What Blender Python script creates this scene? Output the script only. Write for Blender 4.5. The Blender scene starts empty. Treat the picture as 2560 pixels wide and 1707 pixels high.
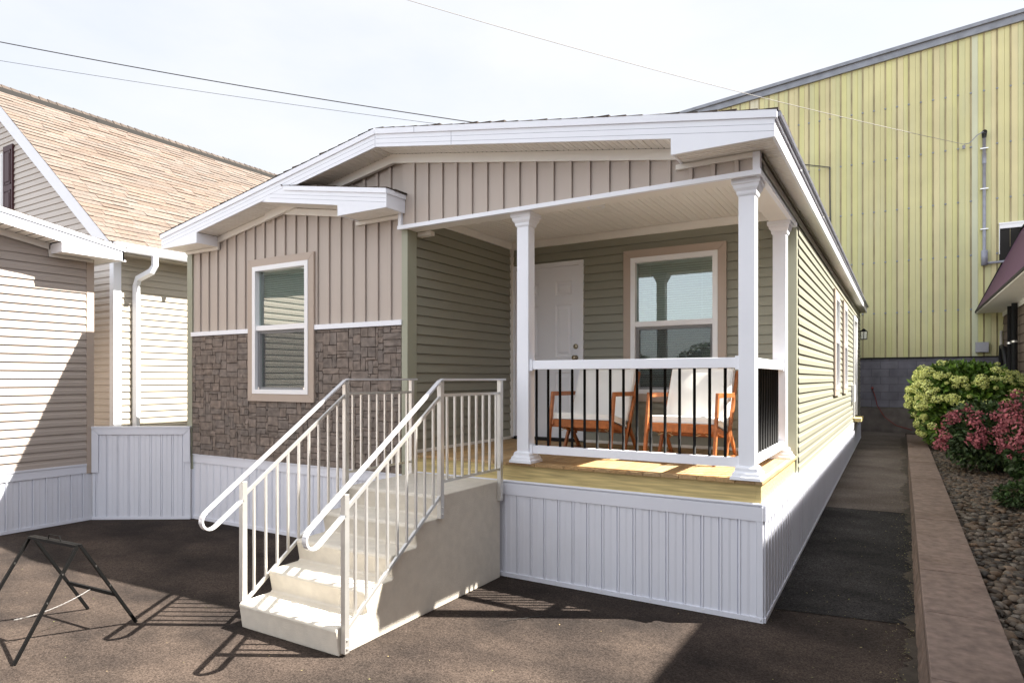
import bpy, math, random
import numpy as np
from mathutils import Vector
random.seed(7); R = math.radians
sc = bpy.context.scene
COL = sc.collection

# ---------------- camera, sky, sun, exposure ----------------
cam = bpy.data.cameras.new('camera'); camo = bpy.data.objects.new('camera', cam); COL.objects.link(camo)
camo.location = (0.859, -4.909, 1.75); camo.rotation_euler = (R(90), 0, math.atan(0.6))
cam.sensor_width = 36; cam.lens = 36*1620/2560; cam.shift_y = (946-853.5)/2560
cam.clip_start = .05; cam.clip_end = 1500; sc.camera = camo
SUN_EL, SUN_AZ = R(51.5), R(29.5)          # azimuth counter-clockwise from +x
sd = Vector((math.cos(SUN_EL)*math.cos(SUN_AZ), math.cos(SUN_EL)*math.sin(SUN_AZ), math.sin(SUN_EL)))
sl = bpy.data.lights.new('sun', 'SUN'); so = bpy.data.objects.new('sun', sl); COL.objects.link(so)
sl.energy = 5.0; sl.angle = R(.55); sl.color = (1, .95, .87)
so.rotation_euler = sd.to_track_quat('Z', 'Y').to_euler(); so.location = sd*40
w = bpy.data.worlds.new('World'); sc.world = w; w.use_nodes = True
nt = w.node_tree; nt.nodes.clear()
def N(nt, t, **k):
    n = nt.nodes.new(t)
    for a, b in k.items():
        if isinstance(a, str) and a.startswith('i_'):
            n.inputs[a[2:].replace('_', ' ')].default_value = b
        else: setattr(n, a, b)
    return n
sky = N(nt, 'ShaderNodeTexSky'); sky.sky_type = 'NISHITA'; sky.sun_disc = False
sky.sun_elevation = SUN_EL; sky.sun_rotation = math.pi/2-SUN_AZ
sky.air_density = 1.0; sky.dust_density = 2.0
bg = N(nt, 'ShaderNodeBackground'); bg.inputs[1].default_value = .065
wo = N(nt, 'ShaderNodeOutputWorld')
tc = N(nt, 'ShaderNodeTexCoord'); mp = N(nt, 'ShaderNodeMapping'); mp.inputs['Scale'].default_value = (1, 1, 2.6)
nz = N(nt, 'ShaderNodeTexNoise'); nz.inputs['Scale'].default_value = 1.6; nz.inputs['Detail'].default_value = 7; nz.inputs['Roughness'].default_value = .55
mr = N(nt, 'ShaderNodeMapRange'); mr.inputs[1].default_value = .36; mr.inputs[2].default_value = .6; mr.inputs[3].default_value = .74; mr.inputs[4].default_value = .97
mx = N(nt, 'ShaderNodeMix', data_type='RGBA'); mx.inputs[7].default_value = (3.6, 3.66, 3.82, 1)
L = nt.links.new
L(tc.outputs['Generated'], mp.inputs[0]); L(mp.outputs[0], nz.inputs[0]); L(nz.outputs[0], mr.inputs[0]); L(mr.outputs[0], mx.inputs[0])
L(sky.outputs[0], mx.inputs[6])
# boost added to the unseen sky behind the camera, lifts the shaded fronts
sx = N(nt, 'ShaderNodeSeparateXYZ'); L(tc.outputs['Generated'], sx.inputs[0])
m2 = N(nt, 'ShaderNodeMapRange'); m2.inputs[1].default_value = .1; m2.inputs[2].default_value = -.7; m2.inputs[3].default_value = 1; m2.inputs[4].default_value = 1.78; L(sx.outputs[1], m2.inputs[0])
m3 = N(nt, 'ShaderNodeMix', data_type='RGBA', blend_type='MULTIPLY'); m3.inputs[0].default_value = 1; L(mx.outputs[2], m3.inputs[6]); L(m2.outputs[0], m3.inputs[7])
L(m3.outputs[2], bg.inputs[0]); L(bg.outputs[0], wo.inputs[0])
sc.view_settings.view_transform = 'Standard'; sc.view_settings.look = 'None'; sc.view_settings.gamma = 1
sc.view_settings.use_curve_mapping = False; sc.view_settings.exposure = 2.1

# ---------------- materials ----------------
def new(name):
    m = bpy.data.materials.new(name); m.use_nodes = True
    t = m.node_tree; b = t.nodes['Principled BSDF']; return m, t, b
def pmat(name, col, rough=.5, var=.05, scale=4, bump=0, bscale=60, metal=0, spec=.4, stretch=(1, 1, 1), island=0, tint=None, dirt=0):
    m, t, b = new(name); L = t.links.new
    b.inputs['Roughness'].default_value = rough; b.inputs['Metallic'].default_value = metal
    b.inputs['Specular IOR Level'].default_value = spec
    tc = N(t, 'ShaderNodeTexCoord'); mp = N(t, 'ShaderNodeMapping'); mp.inputs['Scale'].default_value = stretch
    L(tc.outputs['Object'], mp.inputs[0])
    n1 = N(t, 'ShaderNodeTexNoise'); n1.inputs['Scale'].default_value = scale; n1.inputs['Detail'].default_value = 6; L(mp.outputs[0], n1.inputs[0])
    r = N(t, 'ShaderNodeMapRange'); r.inputs[1].default_value = .3; r.inputs[2].default_value = .7; r.inputs[3].default_value = 1-var; r.inputs[4].default_value = 1+var
    L(n1.outputs[0], r.inputs[0])
    cmul = N(t, 'ShaderNodeMix', data_type='RGBA', blend_type='MULTIPLY'); cmul.inputs[0].default_value = 1
    cmul.inputs[6].default_value = (*col, 1); L(r.outputs[0], cmul.inputs[7]); out = cmul.outputs[2]
    if island:
        g = N(t, 'ShaderNodeNewGeometry'); rr = N(t, 'ShaderNodeMapRange'); rr.inputs[3].default_value = 1-island; rr.inputs[4].default_value = 1+island
        L(g.outputs['Random Per Island'], rr.inputs[0])
        m2 = N(t, 'ShaderNodeMix', data_type='RGBA', blend_type='MULTIPLY'); m2.inputs[0].default_value = 1
        L(out, m2.inputs[6]); L(rr.outputs[0], m2.inputs[7]); out = m2.outputs[2]
        if tint:
            wn = N(t, 'ShaderNodeTexWhiteNoise', noise_dimensions='1D'); L(g.outputs['Random Per Island'], wn.inputs['W'])
            m3 = N(t, 'ShaderNodeMix', data_type='RGBA', blend_type='MULTIPLY'); L(wn.outputs[0], m3.inputs[0])
            L(out, m3.inputs[6]); m3.inputs[7].default_value = (*tint, 1); out = m3.outputs[2]
    if dirt:
        n3 = N(t, 'ShaderNodeTexNoise'); n3.inputs['Scale'].default_value = 1.7; n3.inputs['Detail'].default_value = 9; n3.inputs['Roughness'].default_value = .65
        L(tc.outputs['Object'], n3.inputs[0])
        r3 = N(t, 'ShaderNodeMapRange'); r3.inputs[1].default_value = .5; r3.inputs[2].default_value = .75; r3.inputs[4].default_value = dirt; L(n3.outputs[0], r3.inputs[0])
        m4 = N(t, 'ShaderNodeMix', data_type='RGBA', blend_type='MULTIPLY'); L(r3.outputs[0], m4.inputs[0])
        L(out, m4.inputs[6]); m4.inputs[7].default_value = (.55, .5, .43, 1); out = m4.outputs[2]
    L(out, b.inputs['Base Color'])
    if bump:
        n2 = N(t, 'ShaderNodeTexNoise'); n2.inputs['Scale'].default_value = bscale; n2.inputs['Detail'].default_value = 5; L(mp.outputs[0], n2.inputs[0])
        bp = N(t, 'ShaderNodeBump'); bp.inputs['Strength'].default_value = min(1, bump); bp.inputs['Distance'].default_value = .004
        L(n2.outputs[0], bp.inputs['Height']); L(bp.outputs[0], b.inputs['Normal'])
    return m
M = {}
M['beige'] = pmat('beige_vinyl', (.50, .43, .375), .5, .025, 3, .12, 90, stretch=(1, 1, .15))
M['green'] = pmat('sage_vinyl', (.285, .28, .222), .45, .03, 3, .15, 80, stretch=(.15, .15, 1))
M['greentrim'] = pmat('sage_trim', (.36, .365, .275), .45, .02, 3)
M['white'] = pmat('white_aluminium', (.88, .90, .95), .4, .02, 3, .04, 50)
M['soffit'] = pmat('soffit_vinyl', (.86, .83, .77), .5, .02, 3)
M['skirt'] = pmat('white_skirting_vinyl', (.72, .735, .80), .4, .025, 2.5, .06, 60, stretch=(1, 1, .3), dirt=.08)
M['taupe'] = pmat('taupe_trim', (.46, .375, .31), .5, .02, 3)
M['frame'] = pmat('white_window_vinyl', (.86, .86, .87), .3, .01, 3)
M['stone'] = pmat('stone_panel', (.215, .172, .143), .9, .3, 16, 1, 28, island=.09, tint=(.85, .9, .95))
M['mortar'] = pmat('stone_joint', (.115, .092, .077), .9, .2, 20)
M['pine'] = pmat('pressure_treated_pine', (.56, .445, .20), .65, .30, 4, .3, 60, stretch=(.8, 14, 14))
M['deck'] = pmat('deck_boards', (.40, .28, .15), .65, .22, 5, .35, 60, stretch=(9, 1, 9), island=.16, tint=(1, .85, .65))
M['steps'] = pmat('precast_concrete', (.67, .62, .53), .88, .06, 14, .8, 130, dirt=.2)
M['alum'] = pmat('mill_aluminium', (.70, .69, .66), .38, .06, 9, .05, 60, metal=.75)
M['alumw'] = pmat('bright_aluminium_rail', (.74, .74, .76), .32, .04, 9, metal=.45)
M['black'] = pmat('black_metal', (.003, .003, .003), .62, .1, 9, spec=.15)
M['teak'] = pmat('oiled_acacia', (.37, .125, .036), .45, .25, 9, .1, 60, island=.15, stretch=(3, 3, 3))
M['cushion'] = pmat('white_canvas', (.80, .79, .75), .9, .03, 5, .5, 9)
M['cord'] = pmat('tie_cord', (.75, .66, .45), .9, .05, 9)
M['door'] = pmat('door_paint', (.86, .865, .90), .42, .015, 3)
M['brass'] = pmat('antique_nickel', (.45, .40, .30), .25, .05, 9, metal=1)
M['dark'] = pmat('dark_gap', (.02, .018, .016), .8, .05, 9)
M['room'] = pmat('interior_paint', (.35, .34, .31), .8, .02, 2)
M['blind'] = pmat('blind_slat', (.78, .79, .78), .5, .01, 3)
M['shingle_dark'] = pmat('brown_shingle', (.085, .066, .052), .95, .3, 30, .8, 150, island=.3)
M['shingle_tan'] = pmat('tan_shingle', (.135, .112, .096), .95, .25, 30, .8, 150, island=.14, tint=(1.0, .88, .80))
M['shingle_ridge'] = pmat('weathered_ridge_shingle', (.07, .054, .044), .95, .3, 30, .8, 150, island=.3)
M['cream'] = pmat('cream_vinyl', (.47, .425, .35), .5, .03, 3, .12, 80, stretch=(.15, .15, 1))
M['grey_beige'] = pmat('light_taupe_vinyl', (.60, .55, .50), .5, .03, 3, .12, 80, stretch=(.15, .15, 1))
M['tan'] = pmat('tan_vinyl', (.42, .36, .315), .5, .03, 3, .15, 80, stretch=(.15, .15, 1))
M['maroon'] = pmat('maroon_shutter', (.06, .018, .022), .5, .05, 5)
M['flash'] = pmat('galvanised_flashing', (.27, .29, .325), .6, .15, 5, metal=.35, dirt=.2)
M['conduit'] = pmat('grey_conduit', (.29, .30, .35), .5, .15, 8)
M['steel'] = pmat('galvanised_clip', (.8, .8, .8), .3, .05, 8, metal=.8)
M['box'] = pmat('grey_enamel_box', (.42, .42, .46), .5, .04, 8)
M['purple'] = pmat('plum_metal_panel', (.105, .045, .085), .75, .1, 30, .3, 200)
M['brown'] = pmat('brown_lap_siding', (.16, .12, .095), .7, .1, 5)
M['pipe'] = pmat('black_pipe', (.02, .02, .021), .5, .1, 5)
M['wire'] = pmat('wire', (.06, .06, .065), .6, .05, 5)
M['wirel'] = pmat('pale_wire', (.35, .33, .3), .6, .05, 5)
M['red'] = pmat('red_cable', (.20, .03, .025), .5, .05, 5)
M['coping'] = pmat('coping_block', (.20, .145, .118), .92, .28, 16, 1, 110, island=.16, stretch=(1, 1, 1), dirt=.85)
M['face'] = pmat('block_face', (.15, .105, .08), .95, .3, 9, 1, 40, island=.15, dirt=.5)
M['soil'] = pmat('bed_soil', (.045, .035, .026), .95, .3, 9, .6, 60)
M['pebble'] = pmat('river_stone', (.085, .073, .060), .6, .25, 14, .2, 60, island=.75, tint=(1.0, .72, .5))
M['chip'] = pmat('dry_leaf_litter', (.24, .17, .09), .9, .25, 30, island=.6, tint=(.6, .9, .5))
M['leaf'] = pmat('hydrangea_leaf', (.07, .14, .022), .55, .3, 6, island=.5, tint=(1.25, 1.1, .6))
M['leafd'] = pmat('dark_leaf', (.035, .07, .022), .55, .3, 6, island=.5, tint=(1.2, 1, .7))
M['lime'] = pmat('lime_bloom', (.60, .66, .27), .8, .15, 12, island=.15, tint=(.95, .9, .6))
M['pink'] = pmat('pink_bloom', (.36, .115, .14), .8, .2, 12, island=.4, tint=(.9, .75, .7))
M['stem'] = pmat('woody_stem', (.12, .09, .05), .8, .2, 20)
M['tree'] = pmat('far_tree_leaves', (.035, .05, .025), .8, .3, 3, island=.4)
M['leaf2'] = 0

def asphalt(name, col, speck, dust, dcol, grow=0):
    m, t, b = new(name); L = t.links.new; b.inputs['Roughness'].default_value = .88; b.inputs['Specular IOR Level'].default_value = .08
    tc = N(t, 'ShaderNodeTexCoord')
    big = N(t, 'ShaderNodeTexNoise'); big.inputs['Scale'].default_value = .9; big.inputs['Detail'].default_value = 10; big.inputs['Roughness'].default_value = .62; L(tc.outputs['Object'], big.inputs[0])
    mpp = N(t, 'ShaderNodeMapping'); mpp.inputs['Rotation'].default_value = (0, 0, .5); mpp.inputs['Scale'].default_value = (1.0, 1.7, 1); L(tc.outputs['Object'], mpp.inputs[0])
    st = N(t, 'ShaderNodeTexNoise'); st.inputs['Scale'].default_value = 1.3; st.inputs['Detail'].default_value = 9; L(mpp.outputs[0], st.inputs[0])
    ad = N(t, 'ShaderNodeMath', operation='MULTIPLY'); L(big.outputs[0], ad.inputs[0]); L(st.outputs[0], ad.inputs[1])
    r = N(t, 'ShaderNodeMapRange'); r.inputs[1].default_value = .16; r.inputs[2].default_value = .36; r.inputs[4].default_value = dust; L(ad.outputs[0], r.inputs[0])
    mx = N(t, 'ShaderNodeMix', data_type='RGBA'); mx.inputs[6].default_value = (*col, 1); mx.inputs[7].default_value = (*dcol, 1); L(r.outputs[0], mx.inputs[0])
    fine = N(t, 'ShaderNodeTexNoise'); fine.inputs['Scale'].default_value = 130; fine.inputs['Detail'].default_value = 6; fine.inputs['Roughness'].default_value = .7; L(tc.outputs['Object'], fine.inputs[0])
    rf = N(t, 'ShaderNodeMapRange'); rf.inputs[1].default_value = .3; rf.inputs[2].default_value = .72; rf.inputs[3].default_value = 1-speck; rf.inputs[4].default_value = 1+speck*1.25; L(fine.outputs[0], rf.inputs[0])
    mu = N(t, 'ShaderNodeMix', data_type='RGBA', blend_type='MULTIPLY'); mu.inputs[0].default_value = 1; L(mx.outputs[2], mu.inputs[6]); L(rf.outputs[0], mu.inputs[7])
    vo = N(t, 'ShaderNodeTexVoronoi'); vo.inputs['Scale'].default_value = 15; L(tc.outputs['Object'], vo.inputs[0])
    rv = N(t, 'ShaderNodeMapRange'); rv.inputs[1].default_value = .055; rv.inputs[2].default_value = .03; L(vo.outputs['Distance'], rv.inputs[0])
    sp = N(t, 'ShaderNodeSeparateColor'); L(vo.outputs['Color'], sp.inputs[0])
    gt = N(t, 'ShaderNodeMath', operation='GREATER_THAN'); gt.inputs[1].default_value = .72; L(sp.outputs[0], gt.inputs[0])
    mm = N(t, 'ShaderNodeMath', operation='MULTIPLY'); L(rv.outputs[0], mm.inputs[0]); L(gt.outputs[0], mm.inputs[1])
    v2 = N(t, 'ShaderNodeTexVoronoi'); v2.inputs['Scale'].default_value = 105; L(tc.outputs['Object'], v2.inputs[0])
    s2 = N(t, 'ShaderNodeSeparateColor'); L(v2.outputs['Color'], s2.inputs[0])
    r2 = N(t, 'ShaderNodeMapRange'); r2.inputs[3].default_value = 1-speck*.75; r2.inputs[4].default_value = 1+speck*.9; L(s2.outputs[0], r2.inputs[0])
    mu2 = N(t, 'ShaderNodeMix', data_type='RGBA', blend_type='MULTIPLY'); mu2.inputs[0].default_value = 1; L(mu.outputs[2], mu2.inputs[6]); L(r2.outputs[0], mu2.inputs[7])
    m5 = N(t, 'ShaderNodeMix', data_type='RGBA'); L(mm.outputs[0], m5.inputs[0]); L(mu2.outputs[2], m5.inputs[6]); m5.inputs[7].default_value = (.17, .15, .13, 1)
    L(m5.outputs[2], b.inputs['Base Color'])
    bp = N(t, 'ShaderNodeBump'); bp.inputs['Strength'].default_value = .6; bp.inputs['Distance'].default_value = .004; L(fine.outputs[0], bp.inputs['Height']); L(bp.outputs[0], b.inputs['Normal'])
    return m
M['asphalt'] = asphalt('asphalt', (.0225, .018, .0158), .5, .75, (.070, .0525, .042))
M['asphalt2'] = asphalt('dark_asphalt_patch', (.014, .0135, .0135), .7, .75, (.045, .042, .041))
M['pathc'] = asphalt('worn_concrete', (.078, .064, .055), .4, .7, (.14, .12, .105))

def glass(name, tint, base, boost):
    m, t, b = new(name); L = t.links.new; t.nodes.remove(b)
    out = t.nodes['Material Output']
    tr = N(t, 'ShaderNodeBsdfTransparent'); tr.inputs[0].default_value = (*tint, 1)
    gl = N(t, 'ShaderNodeBsdfGlossy'); gl.inputs['Roughness'].default_value = .002; gl.inputs[0].default_value = (.9, .97, .95, 1)
    fr = N(t, 'ShaderNodeFresnel'); fr.inputs[0].default_value = 1.5
    ma = N(t, 'ShaderNodeMath', operation='MULTIPLY_ADD', use_clamp=True); ma.inputs[1].default_value = boost; ma.inputs[2].default_value = base; L(fr.outputs[0], ma.inputs[0])
    mx = N(t, 'ShaderNodeMixShader'); L(ma.outputs[0], mx.inputs[0]); L(tr.outputs[0], mx.inputs[1]); L(gl.outputs[0], mx.inputs[2]); L(mx.outputs[0], out.inputs[0])
    return m
M['glass'] = glass('window_glass', (.74, .90, .83), .24, 1.3)
def screen():
    m, t, b = new('insect_screen'); L = t.links.new; b.inputs['Base Color'].default_value = (.05, .05, .055, 1); b.inputs['Roughness'].default_value = .8
    tr = N(t, 'ShaderNodeBsdfTransparent'); mx = N(t, 'ShaderNodeMixShader'); mx.inputs[0].default_value = .5
    L(tr.outputs[0], mx.inputs[1]); L(b.outputs[0], mx.inputs[2]); L(mx.outputs[0], t.nodes['Material Output'].inputs[0]); return m
M['screen'] = screen()
def clear():
    m, t, b = new('lantern_glass'); L = t.links.new; b.inputs['Base Color'].default_value = (.8, .85, .85, 1); b.inputs['Roughness'].default_value = .05
    tr = N(t, 'ShaderNodeBsdfTransparent'); mx = N(t, 'ShaderNodeMixShader'); mx.inputs[0].default_value = .35
    L(tr.outputs[0], mx.inputs[1]); L(b.outputs[0], mx.inputs[2]); L(mx.outputs[0], t.nodes['Material Output'].inputs[0]); return m
M['clear'] = clear()
def yellow():
    m, t, b = new('yellow_metal_cladding'); L = t.links.new; b.inputs['Roughness'].default_value = .55
    tc = N(t, 'ShaderNodeTexCoord'); g = N(t, 'ShaderNodeNewGeometry')
    cr = N(t, 'ShaderNodeValToRGB'); cr.color_ramp.interpolation = 'CONSTANT'
    e = cr.color_ramp.elements; e[0].color = (.62, .585, .30, 1); e[1].position = .3; e[1].color = (.64, .58, .32, 1)
    for p, c in ((.5, (.58, .57, .30, 1)), (.68, (.61, .59, .27, 1)), (.84, (.63, .60, .44, 1)), (.93, (.58, .60, .42, 1))):
        x = e.new(p); x.color = c
    L(g.outputs['Random Per Island'], cr.inputs[0])
    mp = N(t, 'ShaderNodeMapping'); mp.inputs['Scale'].default_value = (3, 3, .22); L(tc.outputs['Object'], mp.inputs[0])
    n = N(t, 'ShaderNodeTexNoise'); n.inputs['Scale'].default_value = 2; n.inputs['Detail'].default_value = 8; L(mp.outputs[0], n.inputs[0])
    r = N(t, 'ShaderNodeMapRange'); r.inputs[1].default_value = .52; r.inputs[2].default_value = .8; r.inputs[4].default_value = .28; L(n.outputs[0], r.inputs[0])
    mx = N(t, 'ShaderNodeMix', data_type='RGBA'); L(r.outputs[0], mx.inputs[0]); L(cr.outputs[0], mx.inputs[6]); mx.inputs[7].default_value = (.50, .50, .42, 1)
    n2 = N(t, 'ShaderNodeTexNoise'); n2.inputs['Scale'].default_value = .9; n2.inputs['Detail'].default_value = 9; L(tc.outputs['Object'], n2.inputs[0])
    r2 = N(t, 'ShaderNodeMapRange'); r2.inputs[1].default_value = .35; r2.inputs[2].default_value = .7; r2.inputs[3].default_value = .9; r2.inputs[4].default_value = 1.08; L(n2.outputs[0], r2.inputs[0])
    m2 = N(t, 'ShaderNodeMix', data_type='RGBA', blend_type='MULTIPLY'); m2.inputs[0].default_value = 1; L(mx.outputs[2], m2.inputs[6]); L(r2.outputs[0], m2.inputs[7])
    L(m2.outputs[2], b.inputs['Base Color']); return m
M['yellow'] = yellow()
M['rib'] = pmat('rib_groove_paint', (.36, .31, .18), .7, .25, 3, stretch=(3, 3, .5), dirt=.5)
def blocks():
    m, t, b = new('painted_block_wall'); L = t.links.new; b.inputs['Roughness'].default_value = .85
    tc = N(t, 'ShaderNodeTexCoord'); mp = N(t, 'ShaderNodeMapping'); mp.inputs['Rotation'].default_value = (R(90), 0, 0); L(tc.outputs['Object'], mp.inputs[0])
    br = N(t, 'ShaderNodeTexBrick'); br.inputs['Scale'].default_value = 1; br.inputs['Brick Width'].default_value = .4; br.inputs['Row Height'].default_value = .2
    br.inputs['Mortar Size'].default_value = .008; br.inputs['Color1'].default_value = (.155, .15, .175, 1); br.inputs['Color2'].default_value = (.185, .18, .20, 1); br.inputs['Mortar'].default_value = (.12, .115, .13, 1)
    L(mp.outputs[0], br.inputs[0])
    n = N(t, 'ShaderNodeTexNoise'); n.inputs['Scale'].default_value = 2.5; n.inputs['Detail'].default_value = 9; L(tc.outputs['Object'], n.inputs[0])
    r = N(t, 'ShaderNodeMapRange'); r.inputs[1].default_value = .3; r.inputs[2].default_value = .7; r.inputs[3].default_value = .72; r.inputs[4].default_value = 1.25; L(n.outputs[0], r.inputs[0])
    m2 = N(t, 'ShaderNodeMix', data_type='RGBA', blend_type='MULTIPLY'); m2.inputs[0].default_value = 1; L(br.outputs[0], m2.inputs[6]); L(r.outputs[0], m2.inputs[7])
    L(m2.outputs[2], b.inputs['Base Color'])
    bp = N(t, 'ShaderNodeBump'); bp.inputs['Strength'].default_value = .5; bp.inputs['Distance'].default_value = .01; L(br.outputs[1], bp.inputs['Height']); bp.invert = True; L(bp.outputs[0], b.inputs['Normal'])
    return m
M['block'] = blocks()
M['plinth'] = pmat('stained_concrete_plinth', (.15, .13, .115), .9, .3, 4, .5, 40, dirt=.7)

# ---------------- mesh helpers ----------------
class MB:
    def __init__(s): s.v = []; s.f = []
    def poly(s, *p):
        i = len(s.v); s.v += [tuple(q) for q in p]; s.f.append(tuple(range(i, i+len(p))))
    def box(s, x0, x1, y0, y1, z0, z1):
        i = len(s.v)
        s.v += [(x0, y0, z0), (x1, y0, z0), (x1, y1, z0), (x0, y1, z0), (x0, y0, z1), (x1, y0, z1), (x1, y1, z1), (x0, y1, z1)]
        s.f += [(i, i+3, i+2, i+1), (i+4, i+5, i+6, i+7), (i, i+1, i+5, i+4), (i+1, i+2, i+6, i+5), (i+2, i+3, i+7, i+6), (i+3, i, i+4, i+7)]
        return s
    def prism(s, pts, vec):
        i = len(s.v); n = len(pts); vec = Vector(vec)
        s.v += [tuple(p) for p in pts] + [tuple(Vector(p)+vec) for p in pts]
        s.f += [tuple(range(i+n-1, i-1, -1)), tuple(range(i+n, i+2*n))]
        s.f += [(i+k, i+(k+1) % n, i+n+(k+1) % n, i+n+k) for k in range(n)]
        return s
    def bar(s, p, q, w, h, side=None):
        p, q = Vector(p), Vector(q); d = (q-p).normalized()
        a = Vector(side).normalized() if side else d.cross(Vector((0, 0, 1)))
        if a.length < 1e-4: a = Vector((1, 0, 0))
        a = (a - d*a.dot(d)).normalized(); b = d.cross(a)
        c = [a*w/2+b*h/2, -a*w/2+b*h/2, -a*w/2-b*h/2, a*w/2-b*h/2]
        return s.prism([p+k for k in c], q-p)
    def tube(s, pts, r, n=8, cap=True):
        pts = [Vector(p) for p in pts]; i0 = len(s.v); rr = r if isinstance(r, (list, tuple)) else [r]*len(pts)
        ref = None
        for k, p in enumerate(pts):
            d = (pts[min(k+1, len(pts)-1)] - pts[max(k-1, 0)]).normalized()
            if ref is None: ref = d.orthogonal().normalized()
            ref = (ref - d*ref.dot(d)).normalized(); b = d.cross(ref)
            for j in range(n):
                t = 2*math.pi*j/n; s.v.append(tuple(p + (ref*math.cos(t)+b*math.sin(t))*rr[k]))
        for k in range(len(pts)-1):
            for j in range(n):
                a = i0+k*n+j; b = i0+k*n+(j+1) % n; s.f.append((a, b, b+n, a+n))
        if cap: s.f.append(tuple(i0+j for j in range(n))); s.f.append(tuple(i0+(len(pts)-1)*n+j for j in reversed(range(n))))
        return s
    def lathe(s, c, prof, n=16, sq=False, ax='z'):
        i0 = len(s.v); c = Vector(c)
        for r, h in prof:
            for j in range(n):
                t = 2*math.pi*(j+.5)/n; x, y = r*math.cos(t), r*math.sin(t)
                s.v.append(tuple(c+(Vector((x, y, h)) if ax == 'z' else Vector((x, -h, y)) if ax == 'y' else Vector((h, x, y)))))
        for k in range(len(prof)-1):
            for j in range(n):
                a = i0+k*n+j; b = i0+k*n+(j+1) % n; s.f.append((a, b, b+n, a+n))
        s.f.append(tuple(i0+j for j in range(n))); s.f.append(tuple(i0+(len(prof)-1)*n+j for j in range(n)))
        return s
LOC = {}
def thing(name, label, cat, loc=(0, 0, 0), group=None, kind=None):
    o = bpy.data.objects.new(name, None); COL.objects.link(o); o.location = loc; o.empty_display_size = .2
    o['label'] = label; o['category'] = cat
    if group: o['group'] = group
    if kind: o['kind'] = kind
    LOC[o.name] = Vector(loc); return o
def mesh(name, mb, m, loc, smooth=False, bevel=0):
    me = bpy.data.meshes.new(name)
    lx, ly, lz = loc
    me.from_pydata([(x-lx, y-ly, z-lz) for x, y, z in mb.v], [], mb.f)
    me.materials.append(M[m] if isinstance(m, str) else m)
    if smooth: me.polygons.foreach_set('use_smooth', [True]*len(me.polygons))
    me.validate(); me.update()
    o = bpy.data.objects.new(name, me); COL.objects.link(o)
    if bevel:
        b = o.modifiers.new('bevel', 'BEVEL'); b.width = bevel; b.segments = 2; b.limit_method = 'ANGLE'
    return o
def part(name, mb, m, parent, smooth=False, bevel=0, label=None):
    root = parent
    while root.parent: root = root.parent
    o = mesh(name, mb, m, LOC[root.name], smooth, bevel); o.parent = parent
    if label: o['label'] = label
    return o
def solo(name, mb, m, label, cat, loc, group=None, kind=None, smooth=False, bevel=0):
    o = mesh(name, mb, m, loc, smooth, bevel); o.location = loc
    o['label'] = label; o['category'] = cat
    if group: o['group'] = group
    if kind: o['kind'] = kind
    LOC[o.name] = Vector(loc); return o
def struct(name, mb, m, label=None, smooth=False):
    o = mesh(name, mb, m, (0, 0, 0), smooth); o['kind'] = 'structure'
    if label: o['label'] = label; o['category'] = name.replace('_', ' ')
    return o
def intervals(a, b, holes):
    out = [(a, b)]
    for h0, h1 in holes:
        nx = []
        for p, q in out:
            if h1 <= p or h0 >= q: nx.append((p, q)); continue
            if h0 > p: nx.append((p, h0))
            if h1 < q: nx.append((h1, q))
        out = nx
    return out
def pboxes(name, boxes, m, parent):
    for b in boxes: part(name, MB().box(*b), m, parent)
# horizontal lap siding on the vertical plane through P along d, outward normal n
DUTCH = ((0, .018), (.50, .0155), (.58, .010), (.955, .005), (.96, .0005), (1, .0005))
LAP = ((0, .021), (.93, .006), (.94, -.002), (1, -.002))
def siding_h(mb, P, d, n, s0f, s1f, z0, z1, pitch, holes=(), prof=DUTCH, phase=0):
    P, d, n = Vector(P), Vector(d), Vector(n)
    if not callable(s0f): c0 = s0f; s0f = lambda z: c0
    if not callable(s1f): c1 = s1f; s1f = lambda z: c1
    segs = []; z = z0-phase*pitch
    while z < z1:
        for (t0, o0), (t1, o1) in zip(prof, prof[1:]): segs.append((z+t0*pitch, o0, z+t1*pitch, o1))
        segs.append((z+pitch, prof[-1][1], z+pitch, prof[0][1])); z += pitch
    zb = sorted({h[2] for h in holes} | {h[3] for h in holes} | {z0, z1})
    for za, oa, ze, oe in segs:
        if ze == za:
            if za < z0 or za > z1: continue
            cuts = [za, ze]
        else: cuts = [za]+[q for q in zb if za < q < ze]+[ze]
        for a, b in zip(cuts, cuts[1:]):
            m = (a+b)/2
            if m < z0 or m > z1: continue
            f = lambda q: oa+(oe-oa)*((q-za)/(ze-za) if ze > za else 0)
            fa, fb = f(a), (f(b) if ze > za else oe)
            A0, A1 = s0f(m), s1f(m)
            if A1-A0 < 1e-3: continue
            for p, q in intervals(A0, A1, [(h[0], h[1]) for h in holes if h[2] < m < h[3]]):
                pa, pb = (s0f(a), s0f(b)) if p == A0 else (p, p)
                qa, qb = (s1f(a), s1f(b)) if q == A1 else (q, q)
                mk = lambda s, o, z: P+d*s+n*o+Vector((0, 0, z))
                mb.poly(mk(pa, fa, a), mk(qa, fa, a), mk(qb, fb, b), mk(pb, fb, b))
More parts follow.
